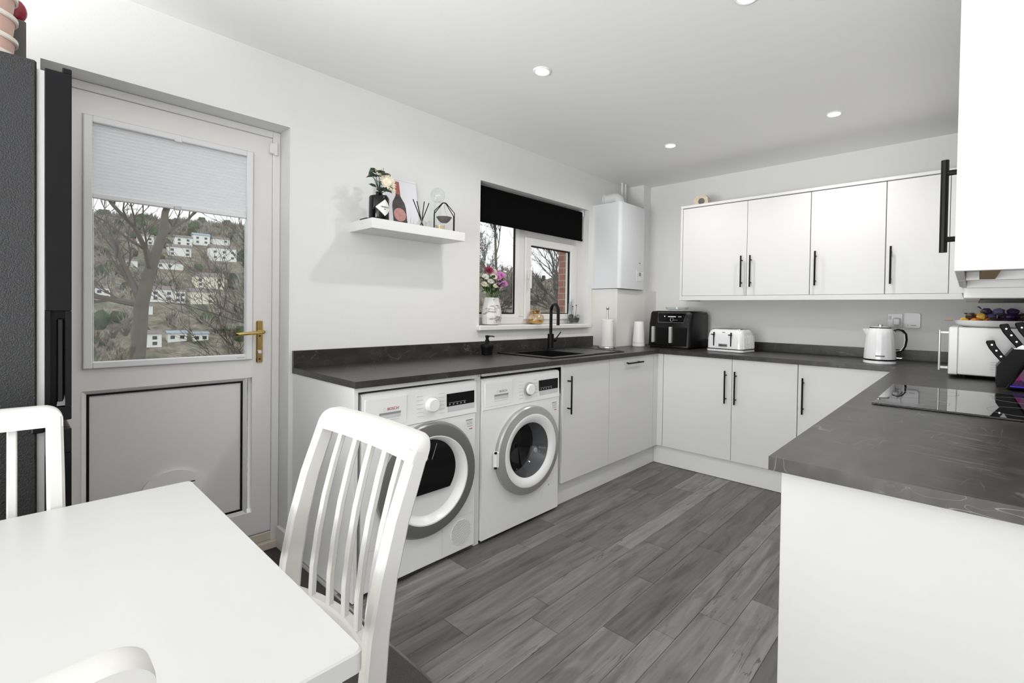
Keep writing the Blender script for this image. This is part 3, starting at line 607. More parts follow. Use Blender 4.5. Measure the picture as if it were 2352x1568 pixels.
solo('plinth', MB().box(-1.775, -0.56, -0.585, -0.570, 0.002, ZB, 0.001), 'plinth', 'white plinth board under the sink cabinet and dishwasher', 'plinth', (-1.2, -0.578, 0))
solo('plinth', MB().box(-0.578, -0.563, -2.23, -0.586, 0.002, ZB, 0.001), 'plinth', 'white plinth board under the back run of base cabinets', 'plinth', (-0.57, -1.4, 0))
def base_unit_x(y0, y1, edges, handles, label):
    """unit on the back wall, doors facing -x; y0 > y1"""
    t = thing('base_cabinet', label, 'cabinet', (-0.3, (y0+y1)/2, 0))
    part(t, 'carcass', MB().box(DXB+0.020, -0.02, y1, y0, ZB, ZT-TH-0.002), 'cab_edge')
    for i in range(len(edges)-1):
        d = part(t, 'door', MB().box(DXB, DXB+0.018, edges[i+1]+0.0015, edges[i]-0.0015, ZB, ZT-TH-0.004, 0.0012), 'cab', label='plain white gloss door')
        if handles[i] is not None: bar_handle(d, (DXB, handles[i], 0.677), (0,0,1), (-1,0,0))
base_unit_x(-0.674, -1.650, (-0.674, -1.218, -1.650), (-1.177, -1.248), 'white double base cabinet in the back corner with two upright handles side by side')
base_unit_x(-1.652, -2.15, (-1.652, -2.15), (-1.686,), 'white single base cabinet of the back run, partly behind the near worktop')
# right-hand run: end panel, cabinets facing +y
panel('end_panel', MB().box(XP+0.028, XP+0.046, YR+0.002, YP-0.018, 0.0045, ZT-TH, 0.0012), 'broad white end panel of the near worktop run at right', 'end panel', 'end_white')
for i, (x0, x1, lb) in enumerate(((XP+0.048, -2.30, 'white base cabinet at the near end of the right-hand worktop'), (-2.298, -1.40, 'white base cabinet under the hob'), (-1.398, -0.66, 'white base cabinet of the right-hand run nearest the back corner'))):
    t = thing('base_cabinet', lb, 'cabinet', ((x0+x1)/2, -2.5, 0))
    part(t, 'carcass', MB().box(x0, x1, YR+0.02, YP-0.042, ZB, ZT-TH-0.002), 'cab_edge')
    d = part(t, 'door', MB().box(x0+0.0015, x1-0.0015, YP-0.040, YP-0.022, ZB, ZT-TH-0.004, 0.0012), 'cab')
    bar_handle(d, (x1-0.05, YP-0.022, 0.69), (0,0,1), (0,1,0))
solo('plinth', MB().box(XP+0.05, -0.56, YP-0.083, YP-0.068, 0.002, ZB, 0.001), 'plinth', 'white plinth board under the right-hand run of base cabinets', 'plinth', (-1.7, -2.26, 0))

# ---------------------------------------------------------------- wall cabinets on the back wall
UX = -0.36; UZ0, UZ1 = 1.342, 2.055
def wall_unit_x(y0, y1, edges, handles, label):
    t = thing('wall_cabinet', label, 'cabinet', (-0.18, (y0+y1)/2, UZ0))
    part(t, 'carcass', MB().box(UX+0.020, 0, y1, y0, UZ0, UZ1), 'cab_edge')
    for i in range(len(edges)-1):
        d = part(t, 'door', MB().box(UX, UX+0.018, edges[i+1]+0.0015, edges[i]-0.0015, UZ0+0.002, UZ1-0.004, 0.0012), 'cab', label='plain white gloss door')
        bar_handle(d, (UX, handles[i], 1.522), (0,0,1), (-1,0,0))
wall_unit_x(-0.700, -1.650, (-0.700, -1.220, -1.650), (-1.187, -1.254), 'white double wall cabinet nearest the boiler with two upright handles side by side')
wall_unit_x(-1.652, -2.082, (-1.652, -2.082), (-1.688,), 'white single wall cabinet in the middle of the row above the kettle')
wall_unit_x(-2.084, -2.395, (-2.084, -2.395), (-2.113,), 'white single wall cabinet at the right end of the back row')
panel('end_panel', MB().box(UX-0.002, 0, -0.6985, -0.680, UZ0-0.036, UZ1+0.02, 0.001), 'white end panel of the wall cabinets beside the boiler', 'end panel', 'cab').location.z
solo('cornice', MB().box(UX-0.006, 0, -2.45, -0.680, UZ1+0.001, UZ1+0.022, 0.002), 'cab', 'thin white cornice along the top of the back wall cabinets', 'cornice', (-0.18, -1.5, UZ1))
solo('pelmet', MB().box(UX-0.004, UX+0.016, -2.47, -0.6985, UZ0-0.036, UZ0-0.001, 0.002), 'cab', 'white pelmet strip along the bottom of the back wall cabinets', 'pelmet', (UX, -1.5, UZ0-0.03))
solo('filler_panel', MB().box(UX, UX+0.018, -2.455, -2.397, UZ0, UZ1), 'cab', 'narrow white filler panel in the right corner of the wall cabinets', 'panel', (UX, -2.42, UZ0))
part(thing('cabinet_light', 'small dark light fitting under the wall cabinets near the boiler', 'light', (-0.30, -0.80, UZ0-0.012)), 'housing', MB().lathe([(0.028, 0), (0.026, -0.012), (0.020, -0.014)], (-0.31, -0.82, UZ0), n=18), 'black', True)

# wall cabinet, extractor and cabinet on the right wall
RY = -2.462; RZ0, RZ1 = 1.317, 2.13
RX = -2.480
t = thing('wall_cabinet', 'near white wall cabinet at right edge with broad bare side and black handle', 'cabinet', (-2.27, -2.63, RZ0))
part(t, 'carcass', MB().box(RX, RX+0.02, YR, RY, RZ0, RZ1, 0.001).box(-2.086, -2.066, YR, RY-0.02, RZ0, RZ1).box(RX+0.02, -2.086, YR, YR+0.018, RZ0, RZ1).box(RX+0.02, -2.086, YR+0.018, RY-0.02, RZ1-0.018, RZ1).box(RX+0.02, -2.086, YR+0.018, RY-0.02, RZ0+0.024, RZ0+0.042), 'cab')
d = part(t, 'door', MB().box(RX+0.021, -2.067, RY-0.018, RY, RZ0, RZ1, 0.0012), 'cab', label='plain white gloss door seen edge on')
bar_handle(d, (RX+0.045, RY, 1.484), (0,0,1), (0,1,0), 0.232, 0.0085, 0.024)
part(t, 'batten', MB().box(RX+0.02, -2.086, RY-0.085, RY-0.050, RZ0+0.001, RZ0+0.024), 'wood_batten', label='short wooden batten under the cabinet')
t = thing('wall_cabinet', 'white wall cabinet between the near one and the cooker hood', 'cabinet', (-1.86, -2.63, RZ0))
part(t, 'carcass', MB().box(-2.065, -1.652, YR, RY-0.02, RZ0+0.024, RZ1), 'cab_edge')
d = part(t, 'door', MB().box(-2.064, -1.653, RY-0.018, RY, RZ0, RZ1, 0.0012), 'cab')
h = thing('cooker_hood', 'white slim cooker hood under the wall cabinets above the hob', 'cooker hood', (-1.35, -2.63, 1.27))
part(h, 'canopy', MB().box(-1.650, -1.052, YR, RY-0.012, 1.275, 1.315, 0.003), 'cab_edge')
part(h, 'grille', MB().box(-1.60, -1.10, YR+0.06, RY-0.06, 1.270, 1.276), 'black_metal')
part(h, 'body', MB().box(-1.648, -1.054, YR, RY-0.02, 1.315, RZ1), 'cab_edge')
part(h, 'front', MB().box(-1.6495, -1.0525, RY-0.018, RY, 1.340, RZ1, 0.0012), 'cab')
t = thing('wall_cabinet', 'white wall cabinet on the right wall in the far corner', 'cabinet', (-0.7, -2.63, RZ0))
part(t, 'carcass', MB().box(-1.050, UX-0.01, YR, RY-0.02, RZ0, RZ1), 'cab_edge')
d = part(t, 'door', MB().box(-1.049, UX-0.012, RY-0.018, RY, RZ0, RZ1, 0.0012), 'cab')

# ---------------------------------------------------------------- tumble dryer and washing machine
MY = -0.622
def arc_pts(cx, cz, r, a0, a1, n, y): return [(cx+r*math.cos(R(a0+(a1-a0)*i/n)), y, cz+r*math.sin(R(a0+(a1-a0)*i/n))) for i in range(n+1)]
AX = (0, -1, 0)
def front_plate(mb, x0, x1, z0, z1, px, pz, r, y):
    angs = sorted([2*math.pi*i/60 for i in range(60)]+[math.atan2(z-pz, x-px) % (2*math.pi) for x in (x0, x1) for z in (z0, z1)])
    inner = []; outer = []
    for a in angs:
        c, s_ = math.cos(a), math.sin(a); inner.append((px+r*c, y, pz+r*s_))
        k = min(((x1-px)/c if c > 1e-6 else (x0-px)/c if c < -1e-6 else 9), ((z1-pz)/s_ if s_ > 1e-6 else (z0-pz)/s_ if s_ < -1e-6 else 9))
        outer.append((px+k*c, y, pz+k*s_))
    n = len(angs); mb.add(inner+outer, [(i, (i+1) % n, n+(i+1) % n, n+i) for i in range(n)])
def machine(x0, kind):
    x1 = x0+0.598; cx = (x0+x1)/2
    if kind == 'dryer': t = thing('tumble_dryer', 'white tumble dryer with dark grey door ring and D-shaped window, behind the chair', 'tumble dryer', (cx, -0.32, 0))
    else: t = thing('washing_machine', 'white washing machine with silver-grey porthole next to the sink cabinet', 'washing machine', (cx, -0.32, 0))
    bb = MB().box(x0+0.003, x1-0.003, MY+0.01, -0.03, 0.688, 0.850, 0.006)
    if kind == 'dryer': bb.box(x0, x1, MY, -0.03, 0.018, 0.690, 0.006)
    else:
        bb.box(x0, x0+0.01, MY+0.001, -0.041, 0.018, 0.690).box(x1-0.01, x1, MY+0.001, -0.041, 0.018, 0.690).box(x0, x1, -0.04, -0.03, 0.018, 0.69).box(x0+0.0105, x1-0.0105, MY+0.001, -0.041, 0.018, 0.028).box(x0+0.0105, x1-0.0105, MY+0.001, -0.041, 0.68, 0.69)
        front_plate(bb, x0, x1, 0.018, 0.690, cx+0.03, 0.424, 0.160, MY)
    part(t, 'body', bb, 'appliance')
    part(t, 'base', MB().box(x0+0.02, x1-0.02, MY+0.03, -0.05, 0.004, 0.02), 'black')
    cp = part(t, 'control_panel', MB().prism([(x0, MY-0.003, 0.6905), (x0, MY+0.02, 0.6905), (x0, MY+0.03, 0.848), (x0, MY+0.012, 0.848), (x0, MY+0.003, 0.838)], (0.598, 0, 0)), 'appliance')
    face = lambda z: MY-0.003+0.006*(z-0.695)/0.143
    dr = part(t, 'drawer', MB().box(x0+0.012, x0+0.205, face(0.77)-0.0035, face(0.77)+0.004, 0.702, 0.826, 0.002), 'appliance')
    part(dr, 'grip', MB().box(x0+0.075, x0+0.175, face(0.77)-0.004, face(0.77)-0.0032, 0.752, 0.762), 'text_grey')
    part(dr, 'grip_recess', MB().box(x0+0.075, x0+0.175, face(0.77)-0.0041, face(0.77)-0.0034, 0.736, 0.752), 'appliance_grey')
    part(dr, 'grip_lip', MB().box(x0+0.078, x0+0.168, face(0.77)-0.0044, face(0.77)-0.0034, 0.728, 0.731), 'text_light')
    text(dr, 'brand_lettering', 'BOSCH', 'text_red' if kind == 'dryer' else 'text_grey', (x0+0.138, face(0.77)-0.0042, 0.776), 0.0165, (1,0,0), (0,0,1))
    ring = MB(); ring.tube([(x0+0.100+0.007*math.cos(k*math.pi/6), face(0.77)-0.0040, 0.776+0.007*math.sin(k*math.pi/6)) for k in range(12)], 0.0008, 5, True); part(dr, 'emblem', ring, 'text_light')
    kx = x0+0.332; kz = 0.764
    part(t, 'dial', MB().lathe([(0.034, 0), (0.034, 0.006), (0.031, 0.010), (0.031, 0.022), (0.027, 0.026), (0.0, 0.026)], (kx, face(kz)-0.001, kz), AX, 32, True, False), 'appliance' if kind == 'dryer' else 'appliance', True)
    if kind == 'washer': part(t, 'dial_ring', MB().lathe([(0.034, 0.0), (0.037, 0.002), (0.037, 0.012), (0.033, 0.014)], (kx, face(kz)-0.001, kz), AX, 32, False, False), 'ring_silver', True)
    mk = MB()
    for i in range(6):
        for sg in (-1, 1):
            zz = kz-0.045+i*0.018; xx = kx+sg*(0.058); mk.box(xx-0.016, xx+0.016, face(zz)-0.0008, face(zz), zz-0.0012, zz+0.0012)
    part(t, 'programme_marks', mk, 'text_light', kind='stuff')
    dx0, dx1 = x0+0.418, x0+0.583
    ds = part(t, 'display', MB().box(dx0, dx1, face(0.77)-0.003, face(0.77)+0.003, 0.742, 0.802, 0.001), 'black_screen')
    part(ds, 'touch_marks', MB().box(dx0+0.01, dx0+0.11, face(0.77)-0.0035, face(0.77)-0.003, 0.7585, 0.7595).add(*[[], []]), 'text_light')
    lb = MB()
    for i in range(5): lb.box(dx0+0.012+i*0.022, dx0+0.020+i*0.022, face(0.77)-0.0035, face(0.77)-0.003, 0.748, 0.754)
    part(ds, 'touch_symbols', lb, 'text_grey')
    part(t, 'display_strip', MB().box(dx0+0.004, dx1, face(0.73)-0.001, face(0.73)+0.002, 0.715, 0.741), 'appliance_grey')
    st = part(t, 'sticker', MB().box(x1-0.070, x1-0.016, MY-0.0008, MY+0.001, 0.602, 0.664), 'appliance')
    lm = MB()
    for i, (a, b) in enumerate(((0.655, 0.661), (0.648, 0.650), (0.640, 0.643), (0.634, 0.636), (0.625, 0.628))): lm.box(x1-0.064+0.002*i, x1-0.024, MY-0.0012, MY-0.0007, a, b)
    part(st, 'sticker_lettering', lm, 'text_grey'); part(st, 'sticker_mark', MB().box(x1-0.044, x1-0.024, MY-0.0012, MY-0.0007, 0.611, 0.615), 'text_red')
    part(t, 'seam', MB().box(x0+0.002, x1-0.002, MY-0.0006, MY+0.002, 0.6895, 0.692), 'text_light')
    # porthole door
    pz = 0.424; px = cx+ (0.022 if kind == 'dryer' else 0.03); n = 56
    if kind == 'dryer':
        dr_ = part(t, 'porthole', MB().lathe([(0.258, 0.0), (0.258, 0.018), (0.252, 0.026), (0.205, 0.034), (0.200, 0.033)], (px, MY, pz), AX, n, False, False), 'ring_grey', True, 'dark grey ring of the dryer door')
        part(dr_, 'rim', MB().lathe([(0.259, 0.002), (0.264, 0.004), (0.264, 0.010), (0.258, 0.012)], (px, MY, pz), AX, n, False, False), 'text_grey', True)
        part(dr_, 'bowl', MB().lathe([(0.204, 0.0335), (0.196, 0.033), (0.186, 0.020), (0.165, 0.004), (0.0, 0.001)], (px, MY, pz), AX, n, False, False), 'appliance', True)
        D = arc_pts(px-0.012, pz+0.035, 0.150, -38, 218, 30, MY-0.006)
        part(dr_, 'window_frame', MB().prism([(x*1.0+(x-(px-0.012))*0.05, y_+0.001, z+(z-(pz+0.035))*0.05) for x, y_, z in D], (0, -0.006, 0)), 'text_light')
        gl = part(dr_, 'door_window', MB().prism(D, (0, -0.014, 0)), 'black_gloss', label='dark D-shaped glass window of the dryer')
        rf = MB()
        for i in range(4): a = 70+i*26; rf.tube([(px-0.012+0.05*math.cos(R(a)), MY-0.0205, pz+0.045+0.05*math.sin(R(a))), (px-0.012+0.125*math.cos(R(a)), MY-0.0205, pz+0.045+0.125*math.sin(R(a)))], 0.0012, 5)
        part(dr_, 'window_ribs', rf, 'text_grey')
        gr = part(t, 'filter_grille', MB().lathe([(0.0, 0.0), (0.062, 0.0), (0.062, 0.0022), (0.0, 0.0022)], (x1-0.086, MY, 0.112), AX, 40, False, False), 'appliance')
        hl = MB()
        for j in range(-7, 8):
            for i in range(-7, 8):
                xx = (i+(j % 2)*.5)*0.0078; zz = j*0.0078
                if xx*xx+zz*zz < 0.058**2: hl.box(x1-0.086+xx-0.0017, x1-0.086+xx+0.0017, MY-0.0026, MY-0.0021, 0.112+zz-0.0017, 0.112+zz+0.0017)
        part(gr, 'grille_holes', hl, 'text_grey')
        part(t, 'lower_cover_seam', MB().box(x0+0.01, x1-0.012, MY-0.0006, MY+0.001, 0.190, 0.1915).box(x0+0.40, x0+0.4015, MY-0.0006, MY+0.001, 0.03, 0.19), 'text_light')
    else:
        dr_ = part(t, 'porthole', MB().lathe([(0.245, 0.0), (0.246, 0.022), (0.240, 0.030), (0.203, 0.038)], (px, MY, pz), AX, n, False, False), 'ring_silver', True, 'silver grey ring of the porthole')
        part(dr_, 'bezel', MB().lathe([(0.203, 0.038), (0.196, 0.040), (0.165, 0.030), (0.152, 0.018)], (px, MY, pz), AX, n, False, False), 'appliance', True)
        part(dr_, 'door_window', MB().lathe([(0.153, 0.020), (0.149, 0.016), (0.13, -0.02), (0.09, -0.06), (0.0, -0.075)], (px, MY, pz), AX, n, False, False), 'smoked_glass', True, 'dark glass bowl of the porthole')
        part(dr_, 'seal', MB().lathe([(0.160, 0.012), (0.158, -0.05), (0.150, -0.10)], (px, MY, pz), AX, n, False, False), 'appliance_grey', True)
        part(dr_, 'grip', MB().box(px-0.262, px-0.236, MY-0.030, MY-0.004, pz-0.042, pz+0.042, 0.004), 'appliance')
        part(dr_, 'catch', MB().box(px-0.266, px-0.254, MY-0.031, MY-0.022, pz+0.034, pz+0.044).box(px-0.266, px-0.254, MY-0.031, MY-0.022, pz-0.044, pz-0.034), 'black')
        part(t, 'drum', MB().lathe([(0.149, -0.10), (0.20, -0.13), (0.22, -0.40), (0.0, -0.42)], (px, MY, pz), AX, 40, False, False), 'drum', True)
        part(t, 'drain_cover', MB().lathe([(0.0, 0.0), (0.055, 0.0), (0.055, 0.0015), (0.0, 0.0015)], (x1-0.10, MY, 0.135), AX, 32, False, False), 'appliance'); part(t, 'drain_dot', MB().cyl((x1-0.085, MY, 0.175), (x1-0.085, MY-0.002, 0.175), 0.004), 'text_grey')
    return t
machine(-3.040, 'dryer'); machine(-2.400, 'washer')
# ================================================================= APPLIANCES AND THINGS ON THE WORKTOPS
# sink, tap, soap
t = thing('kitchen_sink', 'black composite inset sink with drainer under the window', 'sink', (-1.4, -0.33, ZT))
s = MB(); a0, a1, b0, b1 = SX0-0.012, SX1+0.012, SY0-0.012, SY1+0.012; q0, q1, r0, r1 = -1.765, -1.40, -0.525, -0.165; zt = ZT+0.008
s.box(a0, q0, b0, b1, ZT, zt, 0.002).box(q1, a1, b0, b1, ZT, zt-0.002, 0.002).box(q0, q1, b0, r0, ZT, zt, 0.002).box(q0, q1, r1, b1, ZT, zt, 0.002)
part(t, 'rim', s, 'sink')
part(t, 'bowl', MB().box(q0-.004, q0, r0, r1, ZT-0.19, zt-.001).box(q1, q1+.004, r0, r1, ZT-0.19, zt-.003).box(q0, q1, r0-.004, r0, ZT-0.19, zt-.001).box(q0, q1, r1, r1+.004, ZT-0.19, zt-.001).box(q0, q1, r0, r1, ZT-0.20, ZT-0.19), 'sink')
part(t, 'waste', MB().lathe([(0.0, 0.003), (0.04, 0.003), (0.045, 0.0)], (-1.58, -0.34, ZT-0.189), n=20, cap0=False, cap1=False), 'steel', True)
part(t, 'drainer_ridge', MB().box(-1.375, a1-0.012, b0+0.012, b0+0.018, zt-0.002, zt+0.001).box(-1.375, a1-0.012, b1-0.018, b1-0.012, zt-0.002, zt+0.001).box(a1-0.018, a1-0.012, b0+0.018, b1-0.018, zt-0.002, zt+0.001), 'sink')
part(t, 'badge', MB().box(-1.115, -1.085, -0.545, -0.525, zt-0.002, zt-0.0012), 'steel')
tx, ty = -1.316, -0.115
t = thing('kitchen_tap', 'matt black tall kitchen tap with side lever behind the sink', 'tap', (tx, ty, zt-0.002))
part(t, 'base', MB().lathe([(0.028, 0), (0.028, 0.006), (0.024, 0.010), (0.024, 0.115), (0.016, 0.118)], (tx, ty, zt-0.002), n=24), 'black_metal', True)
pts = [(tx, ty, 1.02), (tx, ty, 1.17)]+[(tx-0.05*0.45+0.05*0.45*math.cos(R(a)), ty-0.055+0.055*math.cos(R(a)), 1.20+0.055*math.sin(R(a))) for a in range(0, 181, 15)]+[(tx-0.045, ty-0.11, 1.15), (tx-0.045, ty-0.11, 1.10)]
part(t, 'spout', MB().tube(pts, 0.0115, 12), 'black_metal', True)
part(t, 'lever', MB().cyl((tx+0.02, ty, 0.985), (tx+0.055, ty, 0.985), 0.014).cyl((tx+0.050, ty, 0.985), (tx+0.105, ty-0.01, 1.045), 0.0055, 0.004), 'black_metal', True)
sx, sy = -1.93, -0.105
t = thing('soap_dispenser', 'squat black soap dispenser with pump left of the sink', 'soap dispenser', (sx, sy, ZT))
part(t, 'body', MB().lathe([(0.028, 0), (0.034, 0.003), (0.036, 0.03), (0.042, 0.048), (0.044, 0.062), (0.038, 0.074), (0.018, 0.079), (0.014, 0.082)], (sx, sy, ZT), n=28), 'black', True)
part(t, 'pump', MB().lathe([(0.014, 0.08), (0.014, 0.098), (0.010, 0.101), (0.010, 0.112), (0.013, 0.114), (0.013, 0.128), (0.0, 0.129)], (sx, sy, ZT), n=18, cap0=False, cap1=False).tube([(sx, sy, ZT+0.123), (sx+0.03, sy-0.012, ZT+0.123), (sx+0.046, sy-0.018, ZT+0.118)], 0.0035, 8), 'black', True)
# kitchen roll holder, white speaker
kx, ky = -0.80, -0.27
t = thing('kitchen_roll_holder', 'steel kitchen roll holder standing by the boiler boxing', 'holder', (kx, ky, ZT))
part(t, 'base', MB().lathe([(0.072, 0), (0.075, 0.004), (0.072, 0.012), (0.0, 0.013)], (kx, ky, ZT), n=32, cap1=False), 'steel', True)
part(t, 'post', MB().lathe([(0.007, 0.012), (0.007, 0.31), (0.011, 0.315), (0.013, 0.327), (0.009, 0.338), (0.0, 0.340)], (kx, ky, ZT), n=14, cap1=False), 'steel', True)
solo('kitchen_roll', MB().lathe([(0.016, 0.014), (0.048, 0.014), (0.050, 0.02), (0.050, 0.228), (0.047, 0.232), (0.018, 0.232), (0.016, 0.22)], (kx, ky, ZT), n=32, cap0=False, cap1=False), 'paper', 'white kitchen roll on the steel holder beside the window', 'kitchen roll', (kx, ky, ZT+0.014), True)
px_, py_ = -0.435, -0.345
t = thing('smart_speaker', 'white tapering cylinder speaker between the boiler boxing and the air fryer', 'speaker', (px_, py_, ZT))
part(t, 'base', MB().lathe([(0.050, 0), (0.054, 0.004), (0.054, 0.028), (0.052, 0.030)], (px_, py_, ZT), n=28), 'plastic_white', True)
part(t, 'body', MB().lathe([(0.0525, 0.032), (0.052, 0.06), (0.045, 0.14), (0.041, 0.205), (0.038, 0.214), (0.0, 0.216)], (px_, py_, ZT), n=28, cap1=False), 'plastic_white', True)

# ---------------------------------------------------------------- air fryer (front turned towards the room)
t = thing('air_fryer', 'black double-drawer air fryer in the back corner of the worktop', 'air fryer', (-0.235, -0.615, ZT), rotz=R(0), local=True)
hw, x_f, x_b, Hh = 0.193, -0.175, 0.175, 0.306
prof = [(x_f-0.012, 0.012), (x_f-0.010, 0.05), (x_f, 0.20), (x_f+0.022, 0.296), (x_f+0.035, Hh), (x_b-0.02, Hh), (x_b, Hh-0.02), (x_b, 0.012)]
bm_ = MB(); N = len(prof)
def rounded(hw, r, n=4): return [(-hw+r-r*math.cos(R(90*i/n)), -1, r-r*math.sin(R(90*i/n))) for i in range(n+1)]
secs = []
for yy, ins in ((-hw, 0.024), (-hw+0.008, 0.010), (-hw+0.024, 0.0), (hw-0.024, 0.0), (hw-0.008, 0.010), (hw, 0.024)):
    secs.append([(x+(ins if x < 0 else -ins)*0.9, yy, z-(ins*0.6 if z > 0.25 else 0)) for x, z in prof])
vs = [p for s_ in secs for p in s_]; fs = [tuple(range(N))[::-1], tuple((len(secs)-1)*N+i for i in range(N))]
for j in range(len(secs)-1):
    for i in range(N): fs.append((j*N+i, j*N+(i+1)%N, (j+1)*N+(i+1)%N, (j+1)*N+i))
bm_.add(vs, fs); part(t, 'body', bm_, 'black_plastic', True, ang=40)
part(t, 'base', MB().box(x_f, x_b-0.01, -hw+0.02, hw-0.02, 0, 0.014), 'black')
cpx = lambda z: x_f+0.022*(z-0.20)/0.096
q = [(cpx(0.213)-0.003, 0.10, 0.213), (cpx(0.213)-0.003, -0.13, 0.213), (cpx(0.292)-0.003, -0.14, 0.292), (cpx(0.292)-0.003, 0.11, 0.292)]
cp = part(t, 'control_panel', MB().prism(q, (0.006, 0, 0)), 'black_screen')
part(cp, 'panel_trim', MB().tube(q, 0.0016, 6, True), 'chrome')
dc = Vector((cpx(0.237)-0.004, -0.022, 0.237)); part(cp, 'dial', MB().tube([dc+Vector((0.003*math.sin(k*math.pi/9), 0.014*math.cos(k*math.pi/9), 0.014*math.sin(k*math.pi/9))) for k in range(18)], 0.0022, 6, True), 'chrome', True)
mk = MB(); mk.box(cpx(.262)-0.0042, cpx(.262)-0.0032, -0.055, 0.015, 0.258, 0.265).box(cpx(.262)-0.0042, cpx(.262)-0.0032, 0.042, 0.050, 0.258, 0.270)
part(cp, 'lettering', mk, 'text_white')
mk = MB(); mk.box(cpx(.262)-0.0042, cpx(.262)-0.0032, -0.105, -0.075, 0.258, 0.266)
for i in range(3): mk.box(cpx(.237)-0.0042, cpx(.237)-0.0032, -0.072+i*0.012, -0.066+i*0.012, 0.230, 0.236)
part(cp, 'touch_marks', mk, 'text_grey')
for sg in (1, -1):
    d = part(t, 'drawer', MB().box(x_f-0.016, x_f+0.03, sg*0.003, sg*0.163, 0.022, 0.176, 0.006), 'black_plastic')
    yc = 0.128 if sg > 0 else -0.030
    hd = part(d, 'handle', MB().box(x_f-0.046, x_f-0.014, yc-0.011, yc+0.011, 0.045, 0.178, 0.004), 'satin_steel', label='upright steel drawer grip')
    part(hd, 'handle_groove', MB().box(x_f-0.0468, x_f-0.0455, yc+0.001, yc+0.004, 0.050, 0.174), 'text_grey')
part(t, 'top_trim', MB().box(x_f+0.05, x_b-0.03, -0.15, 0.15, Hh, Hh+0.004, 0.002), 'steel')
# glass tray lying on the fryer
t = thing('glass_dish', 'clear glass dish on top of the black air fryer', 'dish', (-0.24, -0.60, ZT+0.311))
part(t, 'bowl', MB().lathe([(0.06, 0.0), (0.09, 0.012), (0.10, 0.03), (0.097, 0.03), (0.087, 0.014), (0.0, 0.004)], (-0.24, -0.60, ZT+0.311), n=32, cap0=True, cap1=False), 'clear_glass', True)

# ---------------------------------------------------------------- toaster
t = thing('toaster', 'white ribbed four-slice toaster with black levers beside the air fryer', 'toaster', (-0.29, -1.085, ZT), rotz=R(-6), local=True)
hw, hd = 0.150, 0.115
def rrect(hx, hy, r, n=6):
    o = []
    for cx_, cy_, a in ((hx-r, hy-r, 0), (-hx+r, hy-r, 90), (-hx+r, -hy+r, 180), (hx-r, -hy+r, 270)):
        for i in range(n+1): o.append((cx_+r*math.cos(R(a+90*i/n)), cy_+r*math.sin(R(a+90*i/n))))
    return o
def loft(secs, cap0=True, cap1=True):
    N = len(secs[0]); m = MB(); vs = [p for s_ in secs for p in s_]; fs = []
    for j in range(len(secs)-1):
        for i in range(N): fs.append((j*N+i, j*N+(i+1)%N, (j+1)*N+(i+1)%N, (j+1)*N+i))
    if cap0: fs.append(tuple(range(N))[::-1])
    if cap1: fs.append(tuple((len(secs)-1)*N+i for i in range(N)))
    return m.add(vs, fs)
part(t, 'base', loft([[(x, y, z) for x, y in rrect(hd*k, hw*k, 0.035)] for z, k in ((0.0, 0.95), (0.004, 1.0), (0.018, 1.0), (0.020, 0.97))]), 'toaster_white', True)
part(t, 'base_band', loft([[(x, y, z) for x, y in rrect(hd*0.985, hw*0.985, 0.035)] for z in (0.019, 0.026)]), 'black')
part(t, 'shell', loft([[(x, y, z) for x, y in rrect(hd*k, hw*kk, 0.04)] for z, k, kk in ((0.026, 0.985, 0.985), (0.10, 0.97, 0.98), (0.135, 0.93, 0.95), (0.160, 0.85, 0.90), (0.172, 0.74, 0.82))]), 'toaster_white', True, ang=50)
part(t, 'top_plate', loft([[(x, y, z) for x, y in rrect(hd*k, hw*kk, 0.03)] for z, k, kk in ((0.171, 0.73, 0.81), (0.176, 0.71, 0.79))]), 'steel')
for i in (-1, 1):
    for j in (-1, 1): part(t, 'slot', MB().box(i*0.032-0.013, i*0.032+0.013, j*0.060-0.054, j*0.060+0.054, 0.1755, 0.1765), 'black')
rib = MB()
for i in range(9):
    yy = -hw-0.0005; xx = -0.085+i*0.021; rib.tube([(xx, yy*0.985, 0.03), (xx, yy*0.98, 0.10), (xx*0.96, yy*0.955, 0.13)], 0.0022, 6)
part(t, 'ribs', rib, 'toaster_white', True)
for yy in (0.082, -0.058):
    part(t, 'lever_slot', MB().box(-hd-0.0005, -hd+0.01, yy-0.004, yy+0.004, 0.045, 0.150), 'black')
    part(t, 'lever', MB().box(-hd-0.022, -hd, yy-0.014, yy+0.014, 0.128, 0.136, 0.003), 'black', label='black toaster lever')
pl_ = part(t, 'nameplate', MB().box(-hd-0.002, -hd+0.01, -0.030, 0.042, 0.040, 0.062, 0.002), 'steel')
mk = MB()
for i in range(6): mk.box(-hd-0.0026, -hd-0.0018, -0.022+i*0.0095, -0.016+i*0.0095, 0.046, 0.056)
part(pl_, 'plate_lettering', mk, 'text_black')
part(t, 'top_badge', MB().box(-hd*0.90, -hd*0.90+0.012, -0.006, 0.018, 0.146, 0.152), 'text_grey')

